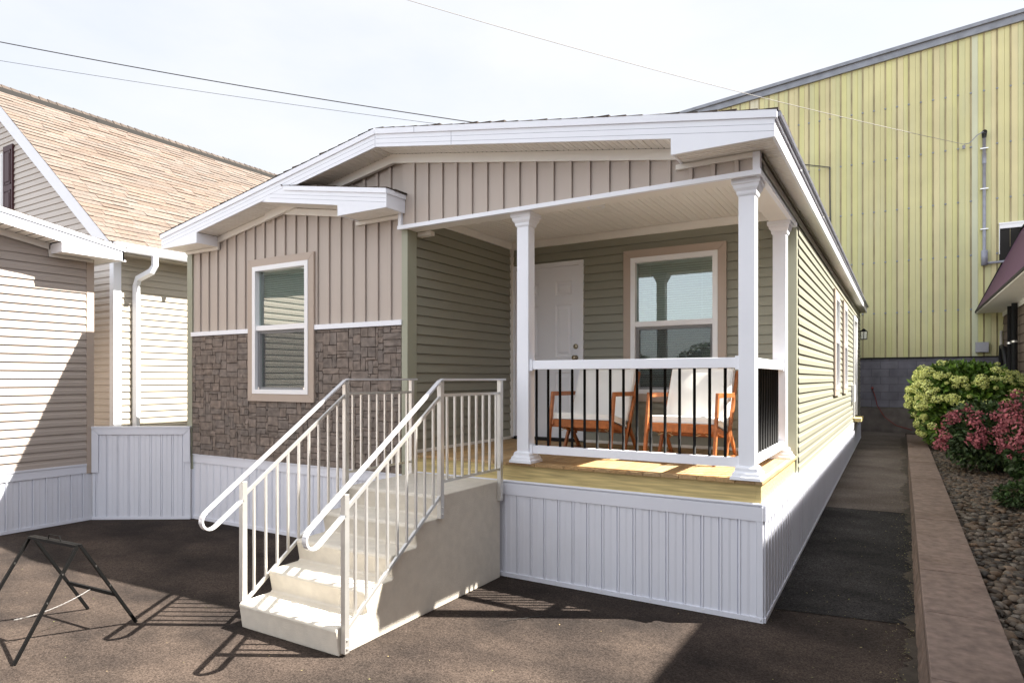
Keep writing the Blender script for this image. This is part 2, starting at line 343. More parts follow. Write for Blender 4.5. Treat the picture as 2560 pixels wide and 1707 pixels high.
# vertical board profile siding
RIBS2 = ((0, -.004), (.12, -.004), (.15, .026), (.34, .028), (.40, .012), (.60, .012), (.66, .022), (.86, .024), (.90, -.004), (1, -.004))
BATTEN = ((0, 0), (.735, 0), (.74, -.009), (.765, -.009), (.77, .018), (.955, .018), (.96, -.006), (1, -.006))
RIBS = ((0, -.006), (.035, -.006), (.04, .012), (.13, .014), (.17, .0065), (.50, .0085), (.62, .0045), (.955, .0055), (.96, -.006), (1, -.006))
def siding_v(mb, P, d, n, s0, s1, zbf, ztf, pitch, prof, holes=(), phase=0):
    P, d, n = Vector(P), Vector(d), Vector(n)
    if not callable(zbf): c0 = zbf; zbf = lambda s: c0
    if not callable(ztf): c1 = ztf; ztf = lambda s: c1
    s = s0-phase*pitch; segs = []
    while s < s1:
        for (t0, o0), (t1, o1) in zip(prof, prof[1:]): segs.append((s+t0*pitch, o0, s+t1*pitch, o1))
        s += pitch
    sb = sorted({h[0] for h in holes} | {h[1] for h in holes} | {s0, s1})
    for sa, oa, se, oe in segs:
        cuts = [sa]+[q for q in sb if sa < q < se]+[se]
        for a, b in zip(cuts, cuts[1:]):
            m = (a+b)/2
            if m < s0 or m > s1: continue
            f = lambda q: oa+(oe-oa)*((q-sa)/(se-sa) if se > sa else 0)
            fa, fb = f(a), (f(b) if se > sa else oe)
            Z0, Z1 = zbf(m), ztf(m)
            if Z1-Z0 < 1e-3: continue
            for p, q in intervals(Z0, Z1, [(h[2], h[3]) for h in holes if h[0] < m < h[1]]):
                pa, pb = (zbf(a), zbf(b)) if p == Z0 else (p, p)
                qa, qb = (ztf(a), ztf(b)) if q == Z1 else (q, q)
                mk = lambda s, o, z: P+d*s+n*o+Vector((0, 0, z))
                mb.poly(mk(a, fa, pa), mk(b, fb, pb), mk(b, fb, qb), mk(a, fa, qa))
def wbox(mb, P, d, n, s0, s1, o0, o1, z0, z1):
    P, d, n = Vector(P), Vector(d), Vector(n)
    mk = lambda s, o, z: P+d*s+n*o+Vector((0, 0, z))
    mb.prism([mk(s0, o0, z0), mk(s1, o0, z0), mk(s1, o1, z0), mk(s0, o1, z0)], (0, 0, z1-z0)); return mb
# soffit / ceiling panels with grooves across x (or y), z given by zf(u)
def soffit(mb, u0, u1, zf, w0, w1, pitch, along='x', groove=.007):
    u = u0
    mk = (lambda u, w, z: (u, w, z)) if along == 'x' else (lambda u, w, z: (w, u, z))
    while u < u1-1e-4:
        e = min(u+pitch, u1); g = min(.012, (e-u)/3); m = (u+e)/2
        for a, b, oa, ob in ((u, m-.006, 0, 0), (m-.006, m-.003, 0, groove*.6), (m-.003, m+.003, groove*.6, groove*.6), (m+.003, m+.006, groove*.6, 0), (m+.006, e-g, 0, 0), (e-g, e-g*.8, 0, groove), (e-g*.8, e-g*.2, groove, groove), (e-g*.2, e, groove, 0)):
            mb.poly(mk(a, w0, zf(a)+oa), mk(b, w0, zf(b)+ob), mk(b, w1, zf(b)+ob), mk(a, w1, zf(a)+oa))
        u = e
# shingled plane: origin O at the eave corner, d along the eave, up the slope direction
def shingles(mb, O, d, up, length, slope, exp=.13, tab=.30, th=.007, rnd=None):
    rnd = rnd or random.Random(3)
    O, d, up = Vector(O), Vector(d).normalized(), Vector(up).normalized(); n = d.cross(up).normalized()
    if n.z < 0: n = -n
    k = 0
    while k*exp < slope:
        a = k*exp; b = min(a+exp*1.15, slope); s = -rnd.random()*tab
        while s < length:
            e = s+tab*rnd.choice((.55, .8, 1, 1.2)); p, q = max(s, 0)+.0015, min(e, length)-.0015
            if q-p > .01:
                t1 = th*rnd.choice((.9, 1.1, 1.4, 1.8, 2.1)); j = rnd.uniform(-.004, .004)
                A = O+d*p+up*(a+j)+n*t1; B = O+d*q+up*(a+j)+n*t1; C = O+d*q+up*b+n*.002; D = O+d*p+up*b+n*.002
                A0 = A-n*t1; B0 = B-n*t1
                i = len(mb.v); mb.v += [tuple(x) for x in (A, B, C, D, A0, B0)]
                mb.f += [(i, i+1, i+2, i+3), (i+4, i+5, i+1, i), (i+4, i, i+3), (i+5, i+2, i+1)]
            s = e
        k += 1

def window(th, P, d, n, s0, s1, z0, z1, zmid, trim=.085, tl=None, mats=('taupe', 'frame'), blind=True, screenlow=True, depth=.10, lab=None):
    """s0..s1, z0..z1 is the white frame; the trim lies round it."""
    X = (Vector(P), Vector(d), Vector(n)); t = trim; fw = .052
    m = MB()
    zl = lambda pts: m.prism([X[0]+X[1]*s+X[2]*.002+Vector((0, 0, z)) for s, z in pts], X[2]*.040)
    a, b, c, e = s0-t, s1+t, z0-t, z1+t
    g = .0015
    zl([(a, c+g), (s0, z0+g), (s0, z1-g), (a, e-g)]); zl([(b, c+g), (s1, z0+g), (s1, z1-g), (b, e-g)])
    zl([(a+g, c), (b-g, c), (s1-g, z0), (s0+g, z0)]); zl([(a+g, e), (b-g, e), (s1-g, z1), (s0+g, z1)])
    w = part('window', m, mats[0], th)
    if lab: w['label'] = lab
    m = MB()
    for q in ((s0, s0+fw, z0, z1), (s1-fw, s1, z0, z1), (s0+fw, s1-fw, z1-fw, z1), (s0+fw, s1-fw, z0, z0+fw*.9)): wbox(m, *X, q[0], q[1], -.03, .050, q[2], q[3])
    wbox(m, *X, s0+fw, s1-fw, -.03, .036, zmid-.028, zmid+.028)
    # lower sash stands behind a step
    for q in ((s0+fw, s0+fw+.03, z0+.045, zmid-.03), (s1-fw-.03, s1-fw, z0+.045, zmid-.03), (s0+fw+.03, s1-fw-.03, zmid-.06, zmid-.028), (s0+fw+.03, s1-fw-.03, z0+.045, z0+.075)): wbox(m, *X, q[0], q[1], -.035, .008, q[2], q[3])
    part('window_frame', m, mats[1], w)
    m = MB(); mk = lambda s, o, z: X[0]+X[1]*s+X[2]*o+Vector((0, 0, z))
    m.poly(mk(s0+fw, -.012, zmid+.028), mk(s1-fw, -.012, zmid+.028), mk(s1-fw, -.012, z1-fw), mk(s0+fw, -.012, z1-fw))
    m.poly(mk(s0+fw+.03, -.022, z0+.07), mk(s1-fw-.03, -.022, z0+.07), mk(s1-fw-.03, -.022, zmid-.06), mk(s0+fw+.03, -.022, zmid-.06))
    part('pane', m, 'glass', w)
    if screenlow:
        m = MB(); m.poly(mk(s0+fw+.002, .014, z0+.05), mk(s1-fw-.002, .014, z0+.05), mk(s1-fw-.002, .014, zmid-.03), mk(s0+fw+.002, .014, zmid-.03)); part('insect_screen', m, 'screen', w)
        for s in (s0+fw+.012, s1-fw-.045): m = MB(); wbox(m, *X, s, s+.03, .016, .026, z0+.052, z0+.075); part('latch', m, 'steel', w)
    if blind:
        m = MB(); z = z0+.06
        while z < z1-fw-.03:
            i = [mk(s0+fw+.01, -.075, z), mk(s1-fw-.01, -.075, z), mk(s1-fw-.01, -.066, z+.0175), mk(s0+fw+.01, -.066, z+.0175)]
            m.poly(*i); z += .0255
        for f in (.2, .8):
            s = s0+(s1-s0)*f; wbox(m, *X, s, s+.004, -.061, -.059, z0+.05, z1-fw)
        wbox(m, *X, s0+fw+.008, s1-fw-.008, -.09, -.055, z1-fw-.03, z1-fw)
        part('blind', m, 'blind', w)
    m = MB()                                   # reveal and dark room behind
    for q in ((s0-.01, s0+fw, -.5, -.031, z0, z1), (s1-fw, s1+.01, -.5, -.031, z0, z1), (s0, s1, -.5, -.031, z0-.01, z0+.04), (s0, s1, -.5, -.031, z1-.04, z1+.01), (s0, s1, -.52, -.5, z0, z1)): wbox(m, *X, *q)
    part('reveal', m, 'room', w)
    return w

YD, XD = (0, 1, 0), (1, 0, 0); NY, PX = (0, -1, 0), (1, 0, 0)

# ---------------- ground ----------------
def gz(y): return .024*min(max(y, 0), 16)
g = MB(); ys = [-150, -20, 0, 4, 16, 150]; xs = [-150, -20, 0, 20, 150]
for a, b in zip(ys, ys[1:]):
    for c, e in zip(xs, xs[1:]): g.poly((c, a, gz(a)), (e, a, gz(a)), (e, b, gz(b)), (c, b, gz(b)))
struct('ground', g, 'asphalt', 'brown asphalt yard in front of the home')
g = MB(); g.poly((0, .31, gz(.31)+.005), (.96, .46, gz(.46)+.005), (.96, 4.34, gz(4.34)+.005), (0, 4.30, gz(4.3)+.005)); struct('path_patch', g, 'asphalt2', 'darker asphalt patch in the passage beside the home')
g = MB(); g.poly((-.05, 4.302, gz(4.302)+.006), (.955, 4.342, gz(4.342)+.006), (.955, 14.6, gz(14.6)+.006), (-.05, 14.6, gz(14.6)+.006)); struct('path', g, 'pathc', 'worn concrete path down the side passage')

g = MB(); rs = random.Random(31); y = -3.0; w0 = .06
while y < 13.5:
    w1 = max(.01, min(.13, w0+rs.uniform(-.035, .035))); e = y+.035
    g.poly((.975-w0, y, gz(y)+.009), (.985, y, gz(y)+.012), (.985, e, gz(e)+.012), (.975-w1, e, gz(e)+.009)); w0 = w1; y = e
struct('dirt_strip', g, 'soil', 'dark dirt gathered along the foot of the low wall')

g = MB(); rs = random.Random(77)
def crack(p, q, w):
    p, q = Vector((*p, .004)), Vector((*q, .004)); n = 14; d = (q-p).normalized(); a = Vector((-d.y, d.x, 0)); pr = None
    for k in range(n+1):
        c = p.lerp(q, k/n)+a*rs.uniform(-.015, .015); ww = w*rs.uniform(.3, 1.2)*(1-abs(2*k/n-1)**3); cur = (c-a*ww, c+a*ww)
        if pr: g.poly(pr[0], cur[0], cur[1], pr[1])
        pr = cur
crack((-1.62, -.95), (-1.36, -.62), .006); crack((-5.4, -3.1), (-3.3, -3.6), .0025); crack((-.2, -2.4), (.9, -1.5), .0025); crack((-6.2, -1.6), (-4.9, -.6), .002)
struct('asphalt_crack', g, 'dark', 'thin dark cracks in the asphalt yard')

# ---------------- the display home ----------------
home = thing('display_home', 'sage green home with beige gable, stone panel and covered front porch', 'house', (-3.4, 0, 0))
RK = lambda x: 3.502+.1735*(x+6.9) if x < -3.41 else 4.109-.1625*(x+3.41)       # rake top line of the roof
def FRT(x): return RK(x)-.165                                                   # frieze top / soffit
LW = (-5.55, -4.63, 1.577, 3.03)
hole = [(LW[0]-.03, LW[1]+.03, LW[2]-.03, LW[3]+.03)]
subf = lambda x: 3.575 if -5.075 < x < -5.07 else (3.575+.17*(x+5.075) if x < -5.075 else 3.575-.165*(x+5.075))
m = MB(); siding_v(m, (0, 0, 0), XD, NY, -6.74, -3.30, 2.31, lambda x: FRT(x)-.06, .1725, BATTEN, hole, phase=.05); part('board_and_batten_siding', m, 'beige', home)
# stone panel
m = MB(); st = MB(); U = .034; nx, nzz = int(3.405/U), int(1.49/U)
occ = np.zeros((nx, nzz), bool); rs = random.Random(11)
for j in range(nzz):
    for i in range(nx):
        if occ[i, j]: continue
        opts = rs.choice(((5, 2), (4, 2), (4, 3), (6, 3), (7, 2), (3, 4), (3, 3), (6, 3), (4, 1), (5, 1), (5, 2), (2, 4), (6, 2), (6, 2), (5, 3), (4, 2), (7, 3), (5, 3)))
        wv, hv = opts
        while i+wv > nx or occ[i:i+wv, j].any(): wv -= 1
        while j+hv > nzz or occ[i:i+wv, j:j+hv].any(): hv -= 1
        occ[i:i+wv, j:j+hv] = True
        x0, x1, z0, z1 = -6.74+i*U, -6.74+(i+wv)*U, .81+j*U, .81+(j+hv)*U
        if x1 > LW[0]-.03 and x0 < LW[1]+.03 and z1 > LW[2]-.03:
            if z0 < LW[2]-.03: z1 = LW[2]-.03
            elif x0 < LW[0]-.03: x1 = LW[0]-.03
            elif x1 > LW[1]+.03: x0 = LW[1]+.03
            else: continue
        if x1-x0 < .01 or z1-z0 < .01: continue
        gp = .0006; bv = .0045; o = [rs.uniform(.016, .034) for _ in range(9)]
        xs_ = [x0+gp+rs.uniform(0, .002), x0+bv, (x0+x1)/2+rs.uniform(-.2, .2)*(x1-x0), x1-bv, x1-gp]; zs_ = [z0+gp, z0+bv, (z0+z1)/2, z1-bv, z1-gp]
        idx = len(st.v)
        for a in range(5):
            for b in range(5):
                dpt = .002 if a in (0, 4) or b in (0, 4) else .006+o[(a-1)*3+b-1]*.5
                jx = rs.uniform(-.0035, .0035)
                st.v.append((xs_[a]+jx, -dpt, zs_[b]+rs.uniform(-.003, .003)))
        for a in range(4):
            for b in range(4): q = idx+a*5+b; st.f.append((q, q+5, q+6, q+1))
for x0, x1, z0, z1 in ((-6.74, LW[0]-.02, .81, 2.30), (LW[1]+.02, -3.335, .81, 2.30), (LW[0]-.02, LW[1]+.02, .81, LW[2]-.02)): m.box(x0, x1, -.001, .02, z0, z1)
sb = part('stone_veneer', m, 'mortar', home); part('stone_pattern', st, 'stone', sb)
pboxes('belt_trim', [(-6.745, LW[0]-.086, -.035, 0, 2.275, 2.325), (LW[1]+.086, -3.33, -.035, 0, 2.275, 2.325)], 'white', home)
# corner posts
m = MB(); m.box(-6.84, -6.74, -.02, .10, .62, 3.34); part('corner_trim', m, 'greentrim', home)
m = MB(); m.box(-3.335, -3.262, -.02, .12, .70, 3.2); part('corner_trim', m, 'greentrim', home)
m = MB(); m.box(-.155, .006, 1.80, 1.93, .84, 3.20); part('corner_trim', m, 'greentrim', home)
# hidden solid core so that no light leaks
m = MB(); m.box(-6.74, -3.29, .55, 12.98, .05, 3.33); m.box(-3.29, -.02, 2.5, 12.98, .05, 3.33)
m.box(-6.73, LW[0]-.03, .03, .56, .05, 3.33); m.box(LW[1]+.03, -3.30, .03, .56, .05, 3.33); m.box(LW[0]-.03, LW[1]+.03, .03, .56, .05, LW[2]-.04); m.box(LW[0]-.03, LW[1]+.03, .03, .56, LW[3]+.04, 3.33)
part('wall', m, 'room', home)
window(home, (0, 0, 0), XD, NY, *LW, 2.325, lab='narrow front window between beige battens and stone')
# gable wall over the porch
m = MB(); siding_v(m, (0, -.045, 0), XD, NY, -3.30, -.04, 3.232, lambda x: FRT(x)-.05, .1665, BATTEN, phase=.0); part('board_and_batten_siding', m, 'beige', home)
pboxes('gable_edge_trim', [(-3.335, -3.300, -.075, 0, 3.235, 3.50), (-.045, .004, -.075, 0, 3.235, 3.36)], 'white', home)
# friezes
m = MB()
def sl(mb, x0, x1, f0, f1, y0, y1):
    mb.prism([(x0, y0, f0(x0)), (x1, y0, f0(x1)), (x1, y0, f1(x1)), (x0, y0, f1(x0))], (0, y1-y0, 0))
for x0, x1 in ((-5.3, -3.41), (-3.41, -.56)):
    sl(m, x0, x1, lambda x: FRT(x-1e-5 if x > x0 else x)-.085, lambda x: FRT(x), -.072, -.03)
m.box(-.60, .002, -.074, -.03, 3.325, 3.362)
part('frieze_board', m, 'soffit', home)
m = MB(); SP = 3.65
fl = lambda x: SP+.174*(x+5.075); fr_ = lambda x: SP-.160*(x+5.075)
sl(m, -6.20, -5.075, lambda x: fl(x)-.068, fl, -.04, -.014); sl(m, -5.075, -3.86, lambda x: fr_(x)-.068, fr_, -.04, -.014)
m.box(-6.84, -6.20, -.042, -.014, 3.30, 3.335); m.box(-6.23, -6.195, -.043, -.014, 3.302, 3.46); m.box(-3.93, -3.335, -.042, -.014, 3.315, 3.35)
part('frieze_board', m, 'soffit', home)
# main fascia
YF = -.315
m = MB()
def fas(mb, x0, x1, top, depth, y0, y1, dz=0): mb.prism([(x0, y0, top(x0)-depth), (x1, y0, top(x1)-depth), (x1, y0, top(x1)-dz), (x0, y0, top(x0)-dz)], (0, y1-y0, 0))
tl_ = lambda x: 3.502+.1735*(x+6.9); tr_ = lambda x: 4.109-.1625*(x+3.41)
fas(m, -6.9, -3.411, tl_, .168, YF, YF+.02); fas(m, -3.409, .14, tr_, .168, YF, YF+.02)
m.prism([(-.563, YF-.0, 3.36), (.14, YF, 3.36), (.14, YF, tr_(.14)-.168), (-.563, YF, tr_(-.563)-.168)], (0, .02, 0))
m.prism([(-6.87, YF, 3.335), (-6.195, YF, 3.335), (-6.195, YF, tl_(-6.195)-.168), (-6.9, YF, tl_(-6.9)-.168)], (0, .02, 0))
m.box(-6.215, -6.195, YF+.02, -.044, 3.337, 3.455); m.box(-.563, -.543, YF+.02, -.076, 3.362, 3.47)
m.box(.12, .14, YF+.02, 13.3, 3.365, 3.50)
m.box(-6.90, -6.88, YF+.02, 13.3, 3.34, 3.48)
fb = part('fascia', m, 'white', home)
m = MB()
fas(m, -6.915, -3.412, lambda x: tl_(x)+.004, .052, YF-.012, YF-.001); fas(m, -3.408, .155, lambda x: tr_(x)+.004, .052, YF-.012, YF-.001)
m.box(.141, .155, YF, 13.3, 3.478, 3.532)
part('drip_edge', m, 'white', fb)
m = MB(); m.tube([(.158, YF+.02, 3.515), (.158, 13.3, 3.515)], .022, 8); part('drip_gutter', m, 'conduit', fb)
pboxes('fascia_clip', [(.141, .16, .9+k*1.8, .93+k*1.8, 3.47, 3.49) for k in range(7)], 'steel', fb)
# fine score lines on fascia boards
m = MB()
for fz in (.09, .135):
    fas(m, -6.89, -3.42, lambda x: tl_(x)-fz, .0022, YF-.0008, YF+.001); fas(m, -3.40, .135, lambda x: tr_(x)-fz, .0022, YF-.0008, YF+.001)
for x, f in ((-3.41, tr_), (-2.52, tr_)): m.box(x-.0016, x+.0016, YF-.0012, YF+.001, f(x)-.166, f(x)-.052)
m.box(-2.93, -2.927, YF-.0135, YF-.01, tr_(-2.93)-.048, tr_(-2.93))
part('fascia_seam', m, 'conduit', fb)
# soffits
m = MB()
soffit(m, -4.9, -3.41, lambda x: tl_(x)-.163, YF+.02, -.07, .101); soffit(m, -3.41, -.563, lambda x: tr_(x)-.163, YF+.02, -.07, .101)
soffit(m, -6.195, -4.9, lambda x: tl_(x)-.165, YF+.02, -.016, .101)
soffit(m, YF+.02, -.05, lambda y: 3.366, -.543, .12, .075, along='y')
soffit(m, YF+.02, -.02, lambda y: 3.341, -6.88, -6.215, .075, along='y')
soffit(m, -.05, 13.3, lambda y: 3.368, .0, .12, .10, along='y')
m.box(-6.88, -6.74, -.02, 13.3, 3.342, 3.36); m.box(.0, .12, 13.28, 13.3, 3.37, 3.5)
part('soffit', m, 'soffit', home)
# roof planes
m = MB(); m.poly((-6.93, YF, 3.498), (-3.41, YF, 4.105), (-3.41, 13.3, 4.105), (-6.93, 13.3, 3.498)); m.poly((.14, YF, 3.525), (-3.41, YF, 4.104), (-3.41, 13.3, 4.104), (.14, 13.3, 3.525))
m.poly((-6.74, 12.98, 3.3), (0, 12.98, 3.3), (0, 12.98, 3.5), (-3.41, 12.98, 4.08), (-6.74, 12.98, 3.5))
rf = part('roof', m, 'shingle_dark', home)
m = MB(); shingles(m, (-6.94, YF-.015, 3.503), (0, 1, 0), (3.49, 0, .6055), 13.33, 3.57, .135, .31, .009); shingles(m, (.165, YF-.015, 3.531), (0, 1, 0), (-3.55, 0, .577), 13.33, 3.62, .135, .31, .009)
part('roof_shingles', m, 'shingle_dark', rf)
# lower roof over the left bay
m = MB(); ts = lambda x: 3.758-.168*(x+4.66)
fas(m, -5.0, -4.66, lambda x: tl_(x)-.16, .012, YF+.002, YF+.02)
m.prism([(-5.03, YF-.001, 3.648), (-3.268, YF-.001, 3.352), (-3.268, YF-.001, 3.524), (-4.66, YF-.001, 3.758)], (0, .02, 0))
m.prism([(-3.904, YF-.001, 3.352), (-3.268, YF-.001, 3.352-.0001), (-3.268, YF-.001, 3.3525), (-3.904, YF-.001, 3.46)], (0, .02, 0))
m.box(-3.288, -3.268, YF+.02, -.05, 3.352, 3.524); m.box(-3.904, -3.884, YF+.02, -.043, 3.354, 3.46)
lf = part('lower_fascia', m, 'white', home)
m = MB(); fas(m, -4.68, -3.262, lambda x: ts(x)+.004, .045, YF-.013, YF-.002); m.box(-3.267, -3.256, YF, -.05, 3.48, 3.527); part('drip_edge', m, 'white', lf)
m = MB()
for fz in (.085, .125): fas(m, -4.9, -3.272, lambda x: ts(x)-fz, .0022, YF-.0022, YF)
part('fascia_seam', m, 'conduit', lf)
m = MB(); soffit(m, -5.07, -3.904, lambda x: ts(x)-.166, YF+.02, -.016, .101); soffit(m, YF+.02, -.02, lambda y: 3.357, -3.884, -3.288, .075, along='y'); part('lower_soffit', m, 'soffit', home)
m = MB(); m.poly((-3.268, YF, 3.526), (-4.75, YF, 3.775), (-4.75, -.02, 3.775), (-3.268, -.02, 3.526)); lr = part('lower_roof', m, 'shingle_dark', home)
m = MB(); shingles(m, (-3.25, YF-.015, 3.526), (0, 1, 0), (-1.5, 0, .252), .30, 1.5, .135, .2, .008); part('roof_shingles', m, 'shingle_dark', lr)
# porch beam, ceiling
m = MB(); m.box(-3.34, .012, -.082, -.046, 3.196, 3.232); m.box(-.024, .012, -.046, 1.80, 3.196, 3.232); part('beam_edge_trim', m, 'white', home)
m = MB(); m.box(-3.33, -.002, -.036, .13, 3.203, 3.40); m.box(-.19, -.001, .13, 1.80, 3.203, 3.40); m.box(-3.26, -3.10, .131, .20, 3.16, 3.20); part('porch_beam', m, 'soffit', home)
m = MB(); soffit(m, -3.28, -.0, lambda x: 3.412, .13, 1.97, .1025, groove=.007); m.box(-3.3, 0, .0, 2.5, 3.43, 3.45); part('porch_ceiling', m, 'soffit', home)
m = MB(); m.lathe((-1.66, .86, 3.395), [(.0, .0), (.062, .001), (.066, .006), (.088, .003), (.092, .016)], 28); dl = part('ceiling_light', m, 'frame', home, True)
m = MB(); m.lathe((-1.66, .86, 3.392), [(.0, 0), (.058, .001), (.058, .004)], 24); part('diffuser', m, 'soffit', dl)
# porch walls
DOOR = (-3.265, -2.291, 1.03, 3.125); PW = (-1.71, -.764, 1.582, 3.08)
m = MB(); siding_h(m, (0, 1.97, 0), XD, NY, -3.28, -.15, 1.045, 3.34, .0956, [DOOR, (PW[0]-.03, PW[1]+.03, PW[2]-.03, PW[3]+.03)], LAP)
m.poly((-2.25, 1.99, 1), (-1.75, 1.99, 1), (-1.75, 1.99, 3.4), (-2.25, 1.99, 3.4)); m.poly((-.74, 1.99, 1), (0, 1.99, 1), (0, 1.99, 3.4), (-.74, 1.99, 3.4))
siding_h(m, (-3.28, 0, 0), YD, PX, .12, 1.97, 1.045, 3.40, .0956, (), LAP); part('porch_siding', m, 'green', home)
m = MB(); m.box(-3.27, -.0, 1.925, 1.96, 3.325, 3.408); m.box(-3.262, -3.235, .14, 1.92, 3.33, 3.408); m.box(-3.272, -3.235, 1.925, 1.965, 1.04, 3.33); m.box(-2.29, -.16, 1.94, 1.965, 1.014, 1.045); m.box(-3.275, -3.25, .12, 1.93, 1.014, 1.045)
part('porch_trim', m, 'soffit', home)
window(home, (0, 1.97, 0), XD, NY, *PW, 2.347, lab='wide porch window reflecting the sky, with taupe surround')
# door
m = MB()
for q in ((DOOR[0], DOOR[0]+.06, DOOR[2], DOOR[3]), (DOOR[1]-.056, DOOR[1], DOOR[2], DOOR[3]), (DOOR[0]+.06, DOOR[1]-.056, DOOR[3]-.05, DOOR[3])): wbox(m, (0, 1.97, 0), XD, NY, q[0], q[1], -.06, .03, q[2], q[3])
dr = part('door', m, 'door', home, label='white six panel front door')
SX0, SX1 = DOOR[0]+.062, DOOR[1]-.058; pans = []
cw = .215
for x0 in (SX0+.10, SX1-.10-cw):
    for z0, z1 in ((2.735, 2.90), (2.01, 2.62), (1.30, 1.82)): pans.append((x0, x0+cw, z0, z1))
m = MB(); fx = sorted({SX0, SX1} | {p[0] for p in pans} | {p[1] for p in pans}); fzv = sorted({1.05, 3.073} | {p[2] for p in pans} | {p[3] for p in pans}); yd = 1.965
for a, b in zip(fx, fx[1:]):
    for c, e in zip(fzv, fzv[1:]):
        if not any(p[0] <= a and b <= p[1] and p[2] <= c and e <= p[3] for p in pans): m.poly((a, yd, c), (b, yd, c), (b, yd, e), (a, yd, e))
for x0, x1, z0, z1 in pans:
    rings = [(0, 0), (.012, .012), (.03, .012), (.052, .002)]
    for (i0, d0), (i1, d1) in zip(rings, rings[1:]):
        A = [(x0+i0, z0+i0), (x1-i0, z0+i0), (x1-i0, z1-i0), (x0+i0, z1-i0)]; B = [(x0+i1, z0+i1), (x1-i1, z0+i1), (x1-i1, z1-i1), (x0+i1, z1-i1)]
        for k in range(4):
            k2 = (k+1) % 4; m.poly((A[k][0], yd+d0, A[k][1]), (A[k2][0], yd+d0, A[k2][1]), (B[k2][0], yd+d1, B[k2][1]), (B[k][0], yd+d1, B[k][1]))
    i1 = .052; m.poly((x0+i1, yd+.002, z0+i1), (x1-i1, yd+.002, z0+i1), (x1-i1, yd+.002, z1-i1), (x0+i1, yd+.002, z1-i1))
part('door_panel', m, 'door', dr)
m = MB(); m.lathe((-2.395, 1.962, 1.992), [(.03, 0), (.03, .008), (.012, .012), (.012, .03), (.027, .038), (.030, .052), (.022, .066), (.0, .068)], 16, ax='y'); part('door_knob', m, 'brass', dr, True)
m = MB(); m.lathe((-2.395, 1.962, 2.124), [(.03, 0), (.03, .01), (.018, .016), (.0, .018)], 16, ax='y'); part('deadbolt', m, 'brass', dr, True)
m = MB(); m.box(SX0, SX1, 1.90, 1.975, 1.014, 1.048); part('threshold', m, 'dark', dr)
# porch deck
dk = MB(); x = -3.25; rs = random.Random(5)
while x < -.02:
    e = min(x+.1395, .012); ov = rs.uniform(-.004, .006)
    dk.box(x+.002, e-.002, -.012+ov, 1.97 if e < -.1 else 1.78, .988, 1.012); x = e
part('deck_boards', dk, 'deck', home)
m = MB(); m.box(-3.30, -.042, .02, .058, .84, .9865); part('rim_joist', m, 'pine', home, label='front rim board of yellow pine under the deck')
m = MB(); m.box(-.0405, -.004, .018, 1.74, .84, .9865); part('rim_joist', m, 'pine', home)
# columns
def column(x0, x1, y0, y1):
    m = MB(); m.box(x0, x1, y0, y1, 1.10, 3.12); c = part('porch_column', m, 'white', home, bevel=.004)
    cx, cy = (x0+x1)/2, (y0+y1)/2; h = (x1-x0)/2*math.sqrt(2)
    m = MB(); m.lathe((cx, cy, 3.085), [(h+.008, 0), (h+.016, .012), (h+.018, .03), (h+.040, .052), (h+.046, .075), (h+.060, .082), (h+.060, .116)], 4); part('capital', m, 'white', c)
    m = MB(); m.lathe((cx, cy, 1.013), [(h+.072, 0), (h+.070, .022), (h+.056, .028), (h+.050, .048), (h+.032, .062), (h+.028, .085), (h+.008, .098)], 4); part('column_base', m, 'white', c)
column(-2.048, -1.932, .02, .136); column(-.163, -.047, .02, .136); column(-.163, -.047, 1.50, 1.616)
# porch railings
m = MB(); m.box(-1.915, -.18, .048, .108, 1.829, 1.907); r1 = part('porch_railing', m, 'white', home, bevel=.004, label='white front railing with black balusters')
m = MB(); m.box(-1.915, -.18, .053, .103, 1.096, 1.165); part('bottom_rail', m, 'white', r1)
for z0, z1 in ((1.818, 1.918), (1.088, 1.173)): pboxes('rail_bracket', [(-1.931, -1.905, .038, .118, z0, z1), (-.19, -.164, .038, .118, z0, z1)], 'white', r1)
b0 = None
def baluster(parent, x, y):
    global b0
    if b0 is None:
        m = MB(); m.tube([(home.location.x, 0, 1.16), (home.location.x, 0, 1.835)], .0115, 12); b0 = part('baluster', m, 'black', parent, True); o = b0
    else: o = b0.copy(); COL.objects.link(o); o.parent = parent
    o.location = (x-home.location.x, y, 0)
for k in range(15): baluster(r1, -1.882+.1152*k, .078)
m = MB(); m.box(-.135, -.075, .15, 1.487, 1.829, 1.907); r2 = part('porch_railing', m, 'white', home, bevel=.004, label='short side railing with black balusters')
m = MB(); m.box(-.13, -.08, .15, 1.487, 1.096, 1.165); part('bottom_rail', m, 'white', r2)
for z0, z1 in ((1.818, 1.918), (1.088, 1.173)): pboxes('rail_bracket', [(-.145, -.065, 1.474, 1.499, z0, z1), (-.145, -.065, .137, .162, z0, z1)], 'white', r2)
for k in range(11): baluster(r2, -.105, .225+.1152*k)
# side wall
WS = [(5.70, 6.36, 1.58, 2.98), (7.38, 8.08, 1.58, 2.98)]; SDR = (10.15, 11.25, .95, 3.06)
m = MB(); siding_h(m, (0, 0, 0), YD, PX, 1.88, 12.98, .846, 3.37, .0956, [(a-.03, b+.03, c-.03, e+.03) for a, b, c, e in WS]+[SDR])
siding_h(m, (0, 0, 0), YD, PX, 0, 1.88, 3.24, 3.37, .0956)
part('side_siding', m, 'green', home)
m = MB(); m.box(-.002, .0, 1.85, 5.65, .8, 3.4); m.box(-.002, .0, 6.4, 7.34, .8, 3.4); m.box(-.002, .0, 8.12, 10.15, .8, 3.4); m.box(-.002, 0, 11.25, 12.98, .8, 3.4)
m.box(.0, .028, 1.88, 12.98, 3.345, 3.368); part('side_wall_trim', m, 'greentrim', home)
for k, W in enumerate(WS): window(home, (0, 0, 0), YD, PX, *W, 2.32, trim=.085, lab=('nearer', 'farther')[k]+' narrow side window with taupe surround')
m = MB()
